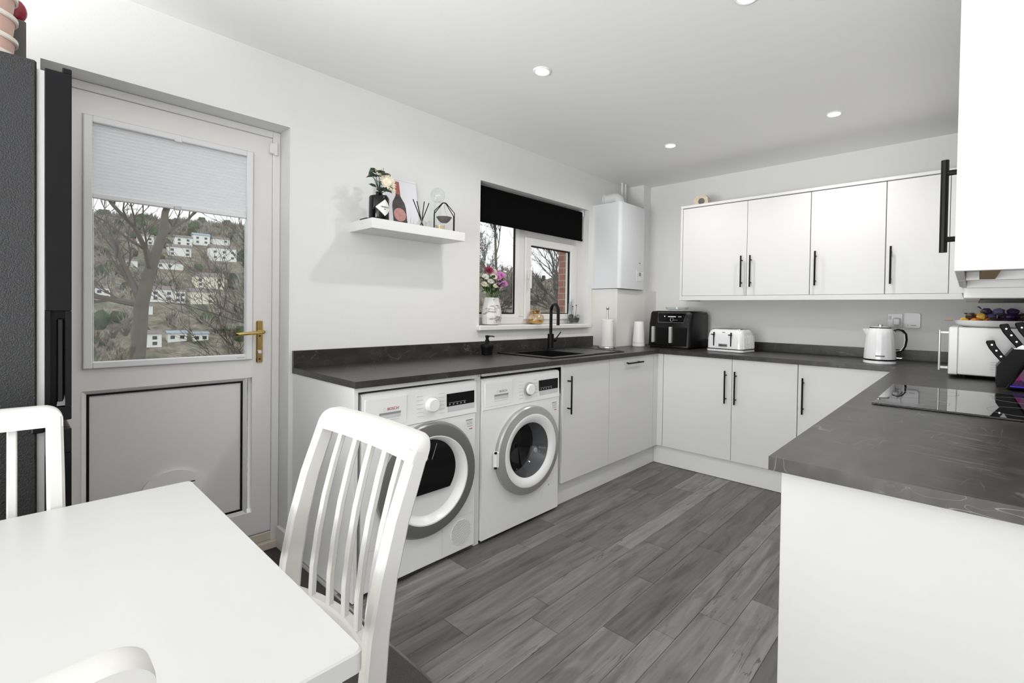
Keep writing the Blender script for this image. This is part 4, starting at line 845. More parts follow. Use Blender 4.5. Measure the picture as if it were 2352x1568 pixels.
# ---------------------------------------------------------------- kettle
kx, ky = -0.44, -2.075
t = thing('kettle', 'white ribbed jug kettle with chrome and black handle in front of the sockets', 'kettle', (kx, ky, ZT), rotz=R(0), local=True)
part(t, 'power_base', MB().lathe([(0.085, 0), (0.088, 0.004), (0.086, 0.018), (0.080, 0.020)], n=36), 'toaster_white', True)
part(t, 'base_band', MB().lathe([(0.0845, 0.020), (0.0845, 0.029)], n=36), 'black', True)
pr_ = [(0.085, 0.029), (0.084, 0.05), (0.079, 0.12), (0.073, 0.175), (0.066, 0.205), (0.055, 0.219)]
n = 72; vs = []; fs = []
for r, h in pr_:
    for i in range(n):
        k = 1.0+(0.012 if (i//2) % 2 and 0.03 < h < 0.21 else 0.0); a = 2*math.pi*i/n; vs.append((r*k*math.cos(a), r*k*math.sin(a), h))
for j in range(len(pr_)-1):
    for i in range(n): fs.append((j*n+i, j*n+(i+1)%n, (j+1)*n+(i+1)%n, (j+1)*n+i))
part(t, 'jug', MB().add(vs, fs), 'toaster_white', True)
ld = part(t, 'lid', MB().lathe([(0.055, 0.219), (0.052, 0.226), (0.0, 0.230)], n=36, cap1=False), 'toaster_white', True)
part(ld, 'lid_rim', MB().lathe([(0.056, 0.217), (0.057, 0.221), (0.053, 0.224)], n=36, cap0=False, cap1=False), 'black', True)
part(ld, 'knob', MB().lathe([(0.014, 0.229), (0.014, 0.237), (0.010, 0.240), (0.0, 0.240)], n=20, cap1=False), 'chrome', True)
hx, hy = 0.35, -0.94      # handle direction
dv = lambda r, z: (hx*r, hy*r, z)
hp_ = [(0.072, 0.205), (0.095, 0.212), (0.118, 0.206), (0.134, 0.185), (0.138, 0.150), (0.132, 0.110), (0.118, 0.085), (0.098, 0.074), (0.082, 0.072)]
hd_ = part(t, 'handle', MB().sweep([dv(r, z) for r, z in hp_], (-hy, hx, 0), 0.018, 0.009), 'black', True)
part(hd_, 'handle_trim', MB().sweep([dv(r-0.0062 if 0 < i < len(hp_)-1 else r, z-(0.006 if i < 3 else 0) + (0.006 if i > 6 else 0)) for i, (r, z) in enumerate(hp_)], (-hy, hx, 0), 0.021, 0.005), 'chrome', True)
part(t, 'switch', MB().box(-0.01, 0.02, -0.115, -0.085, 0.036, 0.042, 0.002), 'chrome')
part(t, 'spout', MB().prism([(-0.012, 0.060, 0.165), (0.012, 0.060, 0.165), (0.022, 0.060, 0.214), (-0.022, 0.060, 0.214)], (0, 0.012, 0)).add([(-0.020, 0.066, 0.214), (0.020, 0.066, 0.214), (0.0, 0.094, 0.212), (-0.010, 0.068, 0.165), (0.010, 0.068, 0.165)], [(0,1,2),(0,2,3),(2,1,4),(3,2,4)]), 'toaster_white', True)
mk = MB()
for i in range(6):
    a = math.pi+R(8)+(i-2.5)*0.09; c, s_ = math.cos(a), math.sin(a); mk.box(0.0865*c-0.001, 0.0865*c+0.001, 0.0865*s_-0.0028, 0.0865*s_+0.0028, 0.046, 0.054)
part(t, 'lettering', mk, 'text_black')
# sockets
t = thing('wall_socket', 'white wall socket with kettle plug above the kettle', 'socket', (-0.006, -2.10, 1.13))
part(t, 'plate', MB().box(-0.010, 0, -2.150, -2.064, 1.128, 1.222, 0.003), 'plastic_white')
part(t, 'switch', MB().box(-0.014, -0.009, -2.085, -2.073, 1.182, 1.204, 0.001), 'text_light')
t2 = thing('plug', 'white three-pin plug and flex in the socket behind the kettle', 'plug', (-0.03, -2.115, 1.16))
part(t2, 'body', MB().box(-0.045, -0.010, -2.140, -2.096, 1.140, 1.192, 0.008), 'plastic_white')
part(t2, 'flex', MB().tube([(-0.03, -2.118, 1.142), (-0.035, -2.11, 1.10), (-0.06, -2.09, 1.03), (-0.16, -2.06, 0.93), (-0.30, -2.06, ZT+0.006)], 0.0035, 8), 'plastic_white', True)
t = thing('wall_control', 'rounded white control box on the wall right of the socket', 'control box', (-0.01, -2.21, 1.13))
part(t, 'case', loft([[(x, -2.204+y, 1.176+z) for y, z in rrect(0.043, 0.050, 0.016)] for x in (0.0, -0.018, -0.022)]), 'plastic_white')
mk = MB().box(-0.0228, -0.0218, -2.226, -2.196, 1.142, 1.146).box(-0.0228, -0.0218, -2.184, -2.178, 1.142, 1.147); part(t, 'lettering', mk, 'text_grey')

# ---------------------------------------------------------------- hob
t = thing('induction_hob', 'black glass hob set in the near worktop', 'hob', (-1.8, -2.5, ZT))
hobm = MB().box(-2.105, -1.525, -2.765, -2.252, ZT+0.001, ZT+0.007, 0.001)
part(t, 'glass', hobm, 'hob_glass')
for cx_, cy_, r in ((-1.96, -2.38, 0.07), (-1.96, -2.63, 0.09), (-1.68, -2.38, 0.09), (-1.68, -2.63, 0.07)):
    part(t, 'zone_mark', MB().tube([(cx_+r*math.cos(k*math.pi/20), cy_+r*math.sin(k*math.pi/20), ZT+0.0069) for k in range(40)], 0.0006, 4, True), 'text_grey')

# ---------------------------------------------------------------- microwave
mx0, mx1, my0, my1, mz0, mz1 = -0.985, -0.50, -2.770, -2.418, ZT+0.018, ZT+0.245
t = thing('microwave', 'white microwave oven turned side-on on the right worktop', 'microwave', ((mx0+mx1)/2, -2.6, ZT))
part(t, 'case', MB().box(mx0, mx1, my0, my1-0.035, mz0, mz1, 0.004), 'appliance')
part(t, 'front', MB().box(mx0-0.002, mx1+0.002, my1-0.036, my1, mz0-0.002, mz1+0.001, 0.004), 'appliance')
part(t, 'door_glass', MB().box(mx0+0.03, mx1-0.13, my1-0.001, my1+0.001, mz0+0.03, mz1-0.03), 'black_screen')
part(t, 'handle', MB().box(mx0+0.008, mx0+0.024, my1+0.030, my1+0.040, mz0+0.012, mz1-0.012, 0.003).box(mx0+0.010, mx0+0.022, my1, my1+0.032, mz1-0.03, mz1-0.022).box(mx0+0.010, mx0+0.022, my1, my1+0.032, mz0+0.022, mz0+0.036, 0.002), 'ring_silver', label='steel bar handle of the microwave door')
vt = MB()
for i in range(4): vt.box(mx0-0.0012, mx0+0.002, my0+0.03, my0+0.20, mz0+0.032+i*0.011, mz0+0.036+i*0.011)
part(t, 'vent_slots', vt, 'text_light')
for fx in (mx0+0.05, mx1-0.05):
    for fy in (my0+0.04, my1-0.06): part(t, 'foot', MB().lathe([(0.016, 0), (0.018, 0.019)], (fx, fy, ZT), n=14), 'black', True)
# snack platter
pz = mz1; pcx, pcy = -0.78, -2.60
t = thing('serving_platter', 'white oval platter on the microwave', 'platter', (pcx, pcy, pz))
def oval(rx, ry, z, n=40): return [(pcx+rx*math.cos(2*math.pi*i/n), pcy+ry*math.sin(2*math.pi*i/n), z) for i in range(n)]
part(t, 'dish', loft([oval(0.11, 0.13, pz+0.001), oval(0.13, 0.158, pz+0.012), oval(0.145, 0.178, pz+0.034), oval(0.141, 0.174, pz+0.034), oval(0.12, 0.145, pz+0.014), oval(0.10, 0.12, pz+0.008)]), 'ceramic', True)
part(t, 'grip', MB().box(pcx-0.03, pcx+0.03, pcy+0.172, pcy+0.205, pz+0.031, pz+0.036, 0.002), 'wood_batten', label='brown end grip of the platter')
rs = random.Random(11)
kinds = [('wrapped_sweet', 'snack_gold', 'gold wrapped sweet'), ('wrapped_sweet', 'snack_purple', 'purple wrapped sweet'), ('wrapped_sweet', 'snack_blue', 'lilac wrapped sweet'), ('wrapped_sweet', 'snack_brown', 'brown wrapped sweet'), ('wrapped_sweet', 'snack_orange', 'orange wrapped sweet')]
place = [(-0.05, 0.125, 0), (-0.08, 0.085, 4), (-0.02, 0.085, 0), (-0.06, 0.04, 4), (-0.09, 0.02, 3), (-0.03, 0.05, 2), (0.02, 0.10, 1), (-0.07, -0.03, 1), (-0.02, -0.01, 1), (0.03, 0.03, 3), (-0.06, -0.08, 3), (-0.01, -0.07, 4), (-0.05, -0.12, 3), (0.03, -0.05, 1), (0.05, 0.07, 0), (0.0, -0.11, 3), (0.05, 0.0, 2),
         (-0.03, 0.03, 2, 1), (-0.05, -0.04, 1, 1), (0.0, 0.03, 3, 1), (-0.02, -0.06, 1, 1), (-0.06, 0.065, 0, 1), (0.01, -0.02, 3, 1), (-0.04, 0.0, 2, 2), (-0.05, -0.05, 1, 2), (-0.03, 0.045, 1, 2), (-0.02, -0.09, 3, 1), (-0.06, 0.10, 3, 1)]
descr = {0: 'gold', 1: 'dark purple', 2: 'lilac', 3: 'brown', 4: 'orange'}
for p in place:
    lay = p[3] if len(p) > 3 else 0; cz = pz+0.030+0.024*lay; k = kinds[p[2]]
    c = (pcx+p[0], pcy+p[1], cz); a = rs.uniform(0, math.pi); d = Vector((math.cos(a), math.sin(a), rs.uniform(-.25, .5)*lay))
    m_ = MB().blob(c, 0.025, (1.15, 0.95, 0.72), 10, 7, 0.10, rs)
    for sg in (-1, 1):
        e0 = Vector(c)+d*(sg*0.016); e1 = Vector(c)+d*(sg*0.034); sd = d.cross(Vector((0, 0, 1))).normalized()*0.012
        m_.add([e0+Vector((0,0,0.002)), e1+sd+Vector((0,0,0.006)), e1-sd+Vector((0,0,0.004)), e0-Vector((0,0,0.002))], [(0,1,2),(3,2,1)])
    solo(k[0], m_, k[1], descr[p[2]]+' wrapped sweet '+('on top of the heap on the platter' if lay else 'lying on the white platter'), 'sweet', (c[0], c[1], cz-0.015), True, group='wrapped sweets on the platter: '+descr[p[2]]+(' upper' if lay else ' lower'))

# ---------------------------------------------------------------- knife block and small screen
bx, by = -1.16, -2.66
t = thing('knife_block', 'black slanted knife block at the right edge of the worktop', 'knife block', (bx, by, ZT))
poly = [(bx-0.055, by+0.075, ZT), (bx-0.055, by-0.11, ZT), (bx-0.055, by-0.11, ZT+0.165), (bx-0.055, by+0.025, ZT+0.165), (bx-0.055, by+0.075, ZT+0.085)]
part(t, 'block', MB().prism(poly, (0.11, 0, 0)), 'black')
part(t, 'block_edge', MB().box(bx-0.056, bx+0.056, by-0.11, by+0.024, ZT+0.163, ZT+0.168, 0.001), 'steel')
kd = Vector((0, 0.52, 0.85)).normalized()
def knife(base, length, lab):
    b = Vector(base); tt = thing('kitchen_knife', lab, 'knife', tuple(b), group='knives in the block')
    sd = Vector((1, 0, 0)); nn = kd.cross(sd)
    part(tt, 'handle', MB().sweep([b, b+kd*length*0.3+nn*0.002, b+kd*length*0.7+nn*0.003, b+kd*length*0.95-nn*0.002, b+kd*length-nn*0.004], (1,0,0), 0.016, [0.024, 0.026, 0.027, 0.030, 0.022]), 'black', True)
    rv = MB()
    for k in (0.2, 0.5, 0.8): c = b+kd*length*k; rv.cyl(c-sd*0.0088, c+sd*0.0088, 0.0034, n=10)
    part(tt, 'rivets', rv, 'chrome', True)
    part(tt, 'bolster', MB().sweep([b-kd*0.012, b+kd*0.001], (1,0,0), 0.010, 0.024), 'steel')
knife((bx-0.030, by+0.052, ZT+0.112), 0.095, 'short black riveted knife lowest at the front of the block')
knife((bx-0.034, by+0.004, ZT+0.176), 0.105, 'black riveted knife standing in the upper left slot of the block')
knife((bx+0.006, by+0.004, ZT+0.176), 0.105, 'black riveted knife close behind the upper left knife')
knife((bx-0.030, by-0.048, ZT+0.176), 0.115, 'long black riveted knife at the right of the block')
t = thing('smart_display', 'tilted dark screen with pink and purple picture in front of the knife block', 'display', (-1.30, -2.66, ZT+0.001))
q = [Vector((-1.345, -2.612, ZT+0.012)), Vector((-1.345, -2.78, ZT+0.012)), Vector((-1.285, -2.77, ZT+0.112)), Vector((-1.285, -2.668, ZT+0.112))]
bk = [Vector((-1.25, p.y, ZT+0.001)) if i < 2 else Vector((-1.265, p.y, ZT+0.115)) for i, p in enumerate(q)]
part(t, 'body', MB().add(q+bk, [(0,1,2,3),(4,7,6,5),(0,4,5,1),(1,5,6,2),(2,6,7,3),(3,7,4,0)]), 'black')
nv = (q[1]-q[0]).cross(q[3]-q[0]).normalized(); nv = nv if nv.x < 0 else -nv
cc = sum(q, Vector())/4
sc_ = part(t, 'screen', MB().prism([cc+(p-cc)*0.86+nv*0.001 for p in q], nv*0.0008), 'screen', label='lit picture in pink, purple and blue')
part(t, 'light_bar', MB().prism([q[0]+nv*0.001+Vector((0.004,-0.01,0.004)), q[1]+nv*0.001+Vector((0.004,0.01,0.004)), q[1]+nv*0.001+Vector((0.006,0.01,0.008)), q[0]+nv*0.001+Vector((0.006,-0.01,0.008))], nv*0.001), 'blue_light')

# ---------------------------------------------------------------- boiler
bx0, bx1, by1, bz0, bz1 = -0.662, -0.245, -0.290, 1.402, 2.122
t = thing('boiler', 'white wall-hung boiler in the corner above the boxing', 'boiler', ((bx0+bx1)/2, -0.15, bz0))
part(t, 'case', loft([[(x, y, z) for x, y in [(bx0, 0.0), (bx0, by1+0.03)]+[(bx0+0.03-0.03*math.cos(R(a)), by1+0.03-0.03*math.sin(R(a))) for a in (20, 45, 70)]+[(bx0+0.03, by1), (bx1-0.04, by1)]+[(bx1-0.04+0.04*math.sin(R(a)), by1+0.04-0.04*math.cos(R(a))) for a in (25, 45, 65)]+[(bx1, by1+0.04), (bx1, 0.0)]] for z in (bz0, bz1)]), 'boiler', True, ang=30)
cp = part(t, 'control_panel', MB().box(-0.405, -0.285, by1-0.002, by1+0.004, 1.475, 1.575, 0.001), 'plastic_white')
part(cp, 'screen', MB().box(-0.365, -0.330, by1-0.003, by1-0.001, 1.520, 1.552), 'text_grey'); mk = MB().box(-0.40, -0.29, by1-0.0028, by1-0.0015, 1.562, 1.571)
for z in (1.49, 1.51, 1.53): mk.box(-0.395, -0.382, by1-0.0028, by1-0.0015, z, z+0.007).box(-0.315, -0.30, by1-0.0028, by1-0.0015, z, z+0.007)
part(cp, 'button_marks', mk, 'text_light'); part(t, 'badge', MB().box(-0.362, -0.338, by1-0.001, by1+0.002, 1.628, 1.640), 'text_grey')
part(t, 'flue', MB().tube([(-0.47, -0.005, 2.205)]+[(-0.47, -0.10-0.045*math.sin(R(a)), 2.160+0.045*math.cos(R(a))) for a in range(0, 91, 15)]+[(-0.47, -0.145, bz1+0.004)], 0.047, 20).lathe([(0.058, 0), (0.058, 0.012)], (-0.47, -0.001, 2.205), (0,-1,0), 24).lathe([(0.056, 0), (0.056, 0.02)], (-0.47, -0.145, bz1), (0,0,1), 24), 'plastic_white', True, label='fat white flue elbow')
for x, lb in ((-0.30, 'thin white vertical pipe from boiler to ceiling, left one'), (-0.245, 'thin white vertical pipe from boiler to ceiling, right one')):
    solo('pipe', MB().cyl((x, -0.06, bz1), (x, -0.06, ZC), 0.010, n=14), 'gloss_paint', lb, 'pipe', (x, -0.06, bz1), True, 'boiler pipes')
# small clock-like box on the wall cabinets
t = thing('small_clock', 'small cream clock box with dark dial on top of the wall cabinets', 'clock', (-0.27, -0.82, UZ1+0.022), rotz=R(0), local=True)
part(t, 'case', MB().prism([(-0.03, -0.065, 0), (-0.03, 0.065, 0), (-0.03, 0.058, 0.060), (-0.03, 0.035, 0.085), (-0.03, -0.035, 0.085), (-0.03, -0.058, 0.060)], (0.06, 0, 0)), 'clock_face')
part(t, 'dial', MB().lathe([(0.026, 0.0), (0.026, 0.006), (0.0, 0.007)], (-0.03, -0.008, 0.034), (-1,0,0), 24, False, False), 'grey_box', True)
# ================================================================= WINDOW SILL
SZ = 1.099
rf = random.Random(21)
vx, vy = -1.775, 0.035
t = thing('flower_vase', 'white marbled faceted vase on the window sill', 'vase', (vx, vy, SZ))
part(t, 'body', MB().lathe([(0.042, 0), (0.066, 0.008), (0.073, 0.06), (0.066, 0.12), (0.050, 0.192), (0.046, 0.192), (0.058, 0.12), (0.04, 0.03)], (vx, vy, SZ), n=9, cap0=True, cap1=True), 'marble')
t = thing('flower_bouquet', 'bunch of pink, white and maroon flowers in the marbled vase', 'flowers', (vx, vy, SZ+0.15))
def petals(c, r, n=14, layers=3, tilt=0.5, rng=rf):
    m = MB(); c = Vector(c)
    for l in range(layers):
        for i in range(n):
            a = 2*math.pi*(i+0.5*l)/n+rng.uniform(-.08, .08); e = R(10+32*l); rr = r*(1-0.22*l)
            d = Vector((math.cos(a)*math.cos(e), math.sin(a)*math.cos(e), math.sin(e))); s_ = Vector((-math.sin(a), math.cos(a), 0))*rr*0.16; u_ = Vector((0,0,1))*rr*0.05
            m.add([c, c+d*rr*0.6+s_+u_, c+d*rr+u_*0.4, c+d*rr*0.6-s_+u_], [(0,1,2,3)])
    return m
def orient(m, c, nrm):
    q = Vector((0,0,1)).rotation_difference(Vector(nrm).normalized()); c = Vector(c); m.v = [tuple(c+q@(Vector(p)-c)) for p in m.v]; return m
heads = [((0.055, -0.03, 0.345), 0.045, 'petal_pink', 'pink chrysanthemum head'), ((0.015, -0.045, 0.33), 0.038, 'petal_pink', 'pink chrysanthemum head'), ((0.085, 0.0, 0.300), 0.036, 'petal_pink', 'pink chrysanthemum head'), ((0.025, -0.05, 0.275), 0.034, 'petal_pink', 'pink chrysanthemum head'), ((0.065, -0.055, 0.290), 0.032, 'petal_pink', 'pink chrysanthemum head'),
         ((-0.045, -0.02, 0.375), 0.040, 'petal_maroon', 'maroon carnation head'), ((-0.075, -0.02, 0.330), 0.030, 'petal_white', 'small white flower head'), ((-0.055, -0.05, 0.300), 0.028, 'petal_white', 'small white flower head'), ((-0.02, 0.0, 0.355), 0.032, 'petal_white', 'small white flower head'), ((-0.085, -0.02, 0.28), 0.028, 'petal_cream', 'small cream flower head'), ((0.03, 0.02, 0.375), 0.034, 'petal_white', 'small white flower head'), ((-0.03, -0.06, 0.33), 0.026, 'petal_cream', 'small cream flower head'), ((0.10, 0.02, 0.25), 0.022, 'petal_white', 'small white flower head'), ((-0.02, -0.06, 0.27), 0.022, 'petal_cream', 'small cream flower head')]
for (dx, dy, dz), r, m_, lb in heads:
    c = Vector((vx+dx, vy+dy, SZ+dz)); hd = orient(petals(c, r, 13, 4), c, (dx*2-0.3, -0.9, 0.75))
    h = part(t, 'flower_head', hd, m_, label=lb); h.data.materials[0] = M[m_]
    part(h, 'stem', MB().tube([(vx+dx*0.2, vy+dy*0.2, SZ+0.16), (vx+dx*0.55, vy+dy*0.5, SZ+dz*0.7), c-Vector((0,0,0.006))], 0.0028, 5), 'stem_green')
def leaf(m, p, d, L, w):
    p = Vector(p); d = Vector(d).normalized(); s_ = d.cross(Vector((0.1,0.2,1))).normalized(); u_ = s_.cross(d)
    m.add([p, p+d*L*0.35+s_*w*0.5+u_*w*0.12, p+d*L*0.75+s_*w*0.35+u_*w*0.1, p+d*L-u_*w*0.2, p+d*L*0.75-s_*w*0.35+u_*w*0.1, p+d*L*0.35-s_*w*0.5+u_*w*0.12, p+d*L*0.5], [(0,1,6),(1,2,6),(2,3,6),(3,4,6),(4,5,6),(5,0,6)])
for i in range(46):
    a = rf.uniform(0, 6.28); z = rf.uniform(0.19, 0.33); r = rf.uniform(0.01, 0.05+0.12*(z-0.19)); m_ = MB()
    leaf(m_, (vx+r*math.cos(a), vy+0.6*r*math.sin(a)-0.015, SZ+z), (math.cos(a), 0.6*math.sin(a)-0.2, rf.uniform(-0.1, 0.9)), rf.uniform(0.045, 0.08), rf.uniform(0.018, 0.03))
    part(t, 'leaf', m_, 'leaf_green')
jx, jy = -1.305, 0.055
t = thing('glass_jar', 'round ribbed gold and clear glass jar on the window sill', 'jar', (jx, jy, SZ))
part(t, 'bowl', MB().lathe([(0.045, 0.002), (0.062, 0.006), (0.070, 0.035), (0.062, 0.065), (0.036, 0.088), (0.032, 0.096), (0.030, 0.094), (0.034, 0.085), (0.058, 0.063), (0.066, 0.035), (0.056, 0.010), (0.0, 0.008)], (jx, jy, SZ), n=24, cap0=True, cap1=False), 'gold_glass', True)
part(t, 'gold_base', MB().lathe([(0.0, 0.009), (0.056, 0.010), (0.064, 0.028), (0.061, 0.030), (0.05, 0.013), (0.0, 0.012)], (jx, jy, SZ), n=24, cap0=False, cap1=False), 'gold', True)
part(t, 'rim', MB().lathe([(0.030, 0.092), (0.037, 0.095), (0.044, 0.103), (0.040, 0.106), (0.030, 0.100)], (jx, jy, SZ), n=24, cap0=False, cap1=False), 'gold', True)
gx, gy = -0.84, 0.045
t = thing('terrarium_bowl', 'small round glass bowl planted with a little plant at the right of the sill', 'terrarium', (gx, gy, SZ))
part(t, 'bowl', MB().lathe([(0.024, 0), (0.036, 0.004), (0.048, 0.03), (0.050, 0.055), (0.046, 0.075), (0.0445, 0.075), (0.048, 0.054), (0.045, 0.03), (0.033, 0.007), (0.0, 0.006)], (gx, gy, SZ), n=28, cap0=True, cap1=False), 'clear_glass', True)
part(t, 'soil', MB().lathe([(0.0, 0.010), (0.032, 0.010), (0.044, 0.032), (0.046, 0.05), (0.0, 0.056)], (gx, gy, SZ), n=24, cap0=False, cap1=False), 'soil', True)
for i in range(16):
    a = rf.uniform(0, 6.28); m_ = MB(); leaf(m_, (gx+0.015*math.cos(a), gy+0.015*math.sin(a), SZ+0.052), (math.cos(a), math.sin(a)*0.8, rf.uniform(0.3, 1.4)), rf.uniform(0.03, 0.055), 0.014)
    part(t, 'leaf', m_, 'leaf_green' if i % 3 else 'petal_cream')
for i, (dx, dy) in enumerate(((-0.018, 0.0), (0.016, -0.005))):
    part(t, 'stem', MB().tube([(gx+dx*0.5, gy+dy, SZ+0.05), (gx+dx, gy+dy, SZ+0.10), (gx+dx*1.2, gy+dy, SZ+0.14+0.01*i)], 0.0016, 5), 'twig')
    part(t, 'bud', MB().blob((gx+dx*1.2, gy+dy, SZ+0.145+0.01*i), 0.006, n=8, m=6), 'petal_maroon', True)
for i, dx in enumerate((-0.022, 0.004, 0.026)):
    solo('glass_tube', MB().lathe([(0.009, 0.0), (0.009, 0.17+0.02*i), (0.008, 0.17+0.02*i), (0.008, 0.003)], (gx+dx+0.01, gy+0.05, SZ), n=14, cap0=True, cap1=False), 'clear_glass', ('leftmost', 'middle', 'rightmost')[i]+' of three thin clear glass tubes behind the little planted bowl', 'glass tube', (gx+dx+0.01, gy+0.05, SZ), True, 'glass tubes')

# ================================================================= FLOATING SHELF
HX0, HX1, HY, HZ0, HZ1 = -2.800, -2.222, -0.235, 1.606, 1.657
solo('floating_shelf', MB().box(HX0, HX1, HY, 0, HZ0, HZ1, 0.0015), 'cab_edge', 'white floating shelf on the wall between the door and the window', 'shelf', ((HX0+HX1)/2, -0.12, HZ0))
bx, by = -2.715, -0.145
t = thing('bottle_vase', 'black cylinder bottle vase with white diamond label on the shelf', 'vase', (bx, by, HZ1))
part(t, 'body', MB().lathe([(0.048, 0), (0.050, 0.003), (0.050, 0.122), (0.046, 0.130), (0.018, 0.136), (0.016, 0.15), (0.019, 0.153), (0.015, 0.153)], (bx, by, HZ1), n=36), 'black_gloss', True)
# diamond label wrapped on the front of the cylinder
ldir = math.atan2(-0.94, 0.10); m_ = MB(); vs = []; fs = []; NN = 12; rr = 0.0506
for i in range(NN+1):
    k = -1+2*i/NN; a = ldir+k*0.95; hh = 0.043*(1-abs(k)); vs += [(bx+rr*math.cos(a), by+rr*math.sin(a), HZ1+0.068-hh), (bx+rr*math.cos(a), by+rr*math.sin(a), HZ1+0.068+hh)]
for i in range(NN): fs.append((2*i, 2*i+2, 2*i+3, 2*i+1))
lbp = part(t, 'diamond_label', m_.add(vs, fs), 'text_white', label='cream diamond-shaped paper label')
ld = Vector((math.cos(ldir), math.sin(ldir), 0)); ux = Vector((-ld.y, ld.x, 0))
text(lbp, 'label_lettering', "HENDRICK'S", 'text_black', Vector((bx, by, HZ1+0.071))+ld*0.0512, 0.0085, ux, (0,0,1)); text(lbp, 'label_lettering', 'GIN', 'text_black', Vector((bx, by, HZ1+0.060))+ld*0.0512, 0.007, ux, (0,0,1))
t = thing('flower_posy', 'white rose posy with green leaves in the black bottle vase', 'flowers', (bx, by, HZ1+0.14))
c = Vector((bx+0.025, by-0.03, HZ1+0.205))
for q, r in ((c, 0.054), (c+Vector((-0.040, 0.01, 0.045)), 0.026), (c+Vector((0.045, 0.02, -0.03)), 0.022)):
    part(t, 'flower_head', orient(petals(q, r, 15, 6), q, (0.1, -0.9, 0.35)).blob(q+Vector((0, -0.004, 0)), r*0.55, (1,1,1), 9, 7, 0.12, rf), 'petal_cream', label='white rose head')
for i in range(34):
    a = rf.uniform(0, 6.28); z = rf.uniform(0.14, 0.25); r = rf.uniform(0.008, 0.028); m_ = MB()
    leaf(m_, (bx+r*math.cos(a), by+r*math.sin(a), HZ1+z), (math.cos(a), math.sin(a)*0.8, rf.uniform(-0.35, 0.7)), rf.uniform(0.03, 0.055), rf.uniform(0.02, 0.032)); part(t, 'leaf', m_, 'leaf_grey')
for i in range(12):
    a = rf.uniform(0, 6.28); part(t, 'sprig', MB().tube([(bx, by, HZ1+0.15), (bx+0.02*math.cos(a), by+0.02*math.sin(a), HZ1+0.21), (bx+0.05*math.cos(a), by+0.04*math.sin(a), HZ1+rf.uniform(0.22, 0.275))], 0.0012, 4).blob((bx+0.05*math.cos(a), by+0.04*math.sin(a), HZ1+0.25), 0.008, n=6, m=5, jit=.3, rng=rf), 'leaf_grey')
# canvas picture leaning on the wall
t = thing('canvas_picture', 'white canvas print of a champagne bottle leaning on the wall on the shelf', 'picture', (-2.52, -0.07, HZ1))
cx0, cx1, ch = -2.655, -2.425, 0.285; lean = 0.045
P = lambda x, h, o=0.0: (x, -0.072+lean*h/ch-o, HZ1+h)
part(t, 'canvas', MB().prism([P(cx0, 0.002), P(cx1, 0.002), P(cx1, ch), P(cx0, ch)], (0, 0.018, 0)), 'canvas_white')
part(t, 'border', MB().prism([P(cx0, ch-0.012, .001), P(cx1, ch-0.012, .001), P(cx1, ch-0.010, .001), P(cx0, ch-0.010, .001)], (0, 0.001, 0)), 'text_light')
bc = -2.545; prof = [(0.013, 0.262), (0.014, 0.225), (0.014, 0.185), (0.020, 0.172), (0.036, 0.145), (0.042, 0.12), (0.043, 0.02), (0.038, 0.008)]
tl = lambda x, h: x+(0.10-h)*0.03
bt = part(t, 'bottle_print', MB().prism([P(tl(bc-r, h), h, .0012) for r, h in prof]+[P(tl(bc+r, h), h, .0012) for r, h in prof[::-1]], (0, 0.001, 0)), 'bottle_art', label='painted dark bottle')
part(bt, 'foil_print', MB().prism([P(tl(bc+x, h), h, .0018) for x, h in ((-0.0145, 0.19), (0.0145, 0.19), (0.0135, 0.264), (-0.0135, 0.264))], (0, 0.001, 0)), 'bottle_neck')
part(bt, 'label_print', MB().prism([P(tl(bc+0.038*math.cos(R(a)), 0.075), 0.075+0.038*math.sin(R(a)), .0018) for a in range(0, 360, 20)], (0, 0.001, 0)), 'bottle_label')
# reed diffuser
dx_, dy_ = -2.478, -0.175
t = thing('reed_diffuser', 'clear glass reed diffuser with black reeds on the shelf', 'diffuser', (dx_, dy_, HZ1))
part(t, 'bottle', MB().lathe([(0.024, 0), (0.026, 0.003), (0.026, 0.028), (0.022, 0.034), (0.010, 0.038), (0.010, 0.050), (0.009, 0.050), (0.009, 0.037), (0.0, 0.006)], (dx_, dy_, HZ1), n=20, cap0=True, cap1=False), 'clear_glass', True)
for a, b in ((-0.062, -0.01), (-0.022, 0.015), (0.008, -0.012), (0.050, 0.006), (0.028, 0.02)):
    part(t, 'reed', MB().cyl((dx_-a*0.22, dy_-b*0.2, HZ1+0.008), (dx_+a, dy_+b, HZ1+0.145), 0.0026, n=7), 'black')
# geometric wire tealight holder
gx_, gy_ = -2.30, -0.135
t = thing('wire_lantern', 'black wire house-shaped tealight hanger on the shelf', 'candle holder', (gx_, gy_, HZ1))
wr_ = MB(); R4 = []
for k in range(4):
    a = R(45*0+90*k+20); R4.append((gx_+0.088*math.cos(a), gy_+0.062*math.sin(a)))
for x, y_ in R4: wr_.tube([(x, y_, HZ1+0.002), (x, y_, HZ1+0.112), (gx_+(x-gx_)*0.18, gy_+(y_-gy_)*0.18, HZ1+0.172), (gx_, gy_, HZ1+0.176)], 0.0028, 6)
part(t, 'frame', wr_, 'black')
part(t, 'hanger', MB().tube([(gx_, gy_, HZ1+0.176), (gx_+0.004, gy_, HZ1+0.14), (gx_+0.012, gy_-0.01, HZ1+0.10), (gx_+0.016, gy_-0.01, HZ1+0.086)], 0.0016, 5), 'steel')
part(t, 'dish', MB().lathe([(0.018, 0.058), (0.034, 0.072), (0.046, 0.090), (0.044, 0.090), (0.030, 0.074), (0.0, 0.064)], (gx_, gy_, HZ1), n=12, cap1=False), 'grey_box', True)
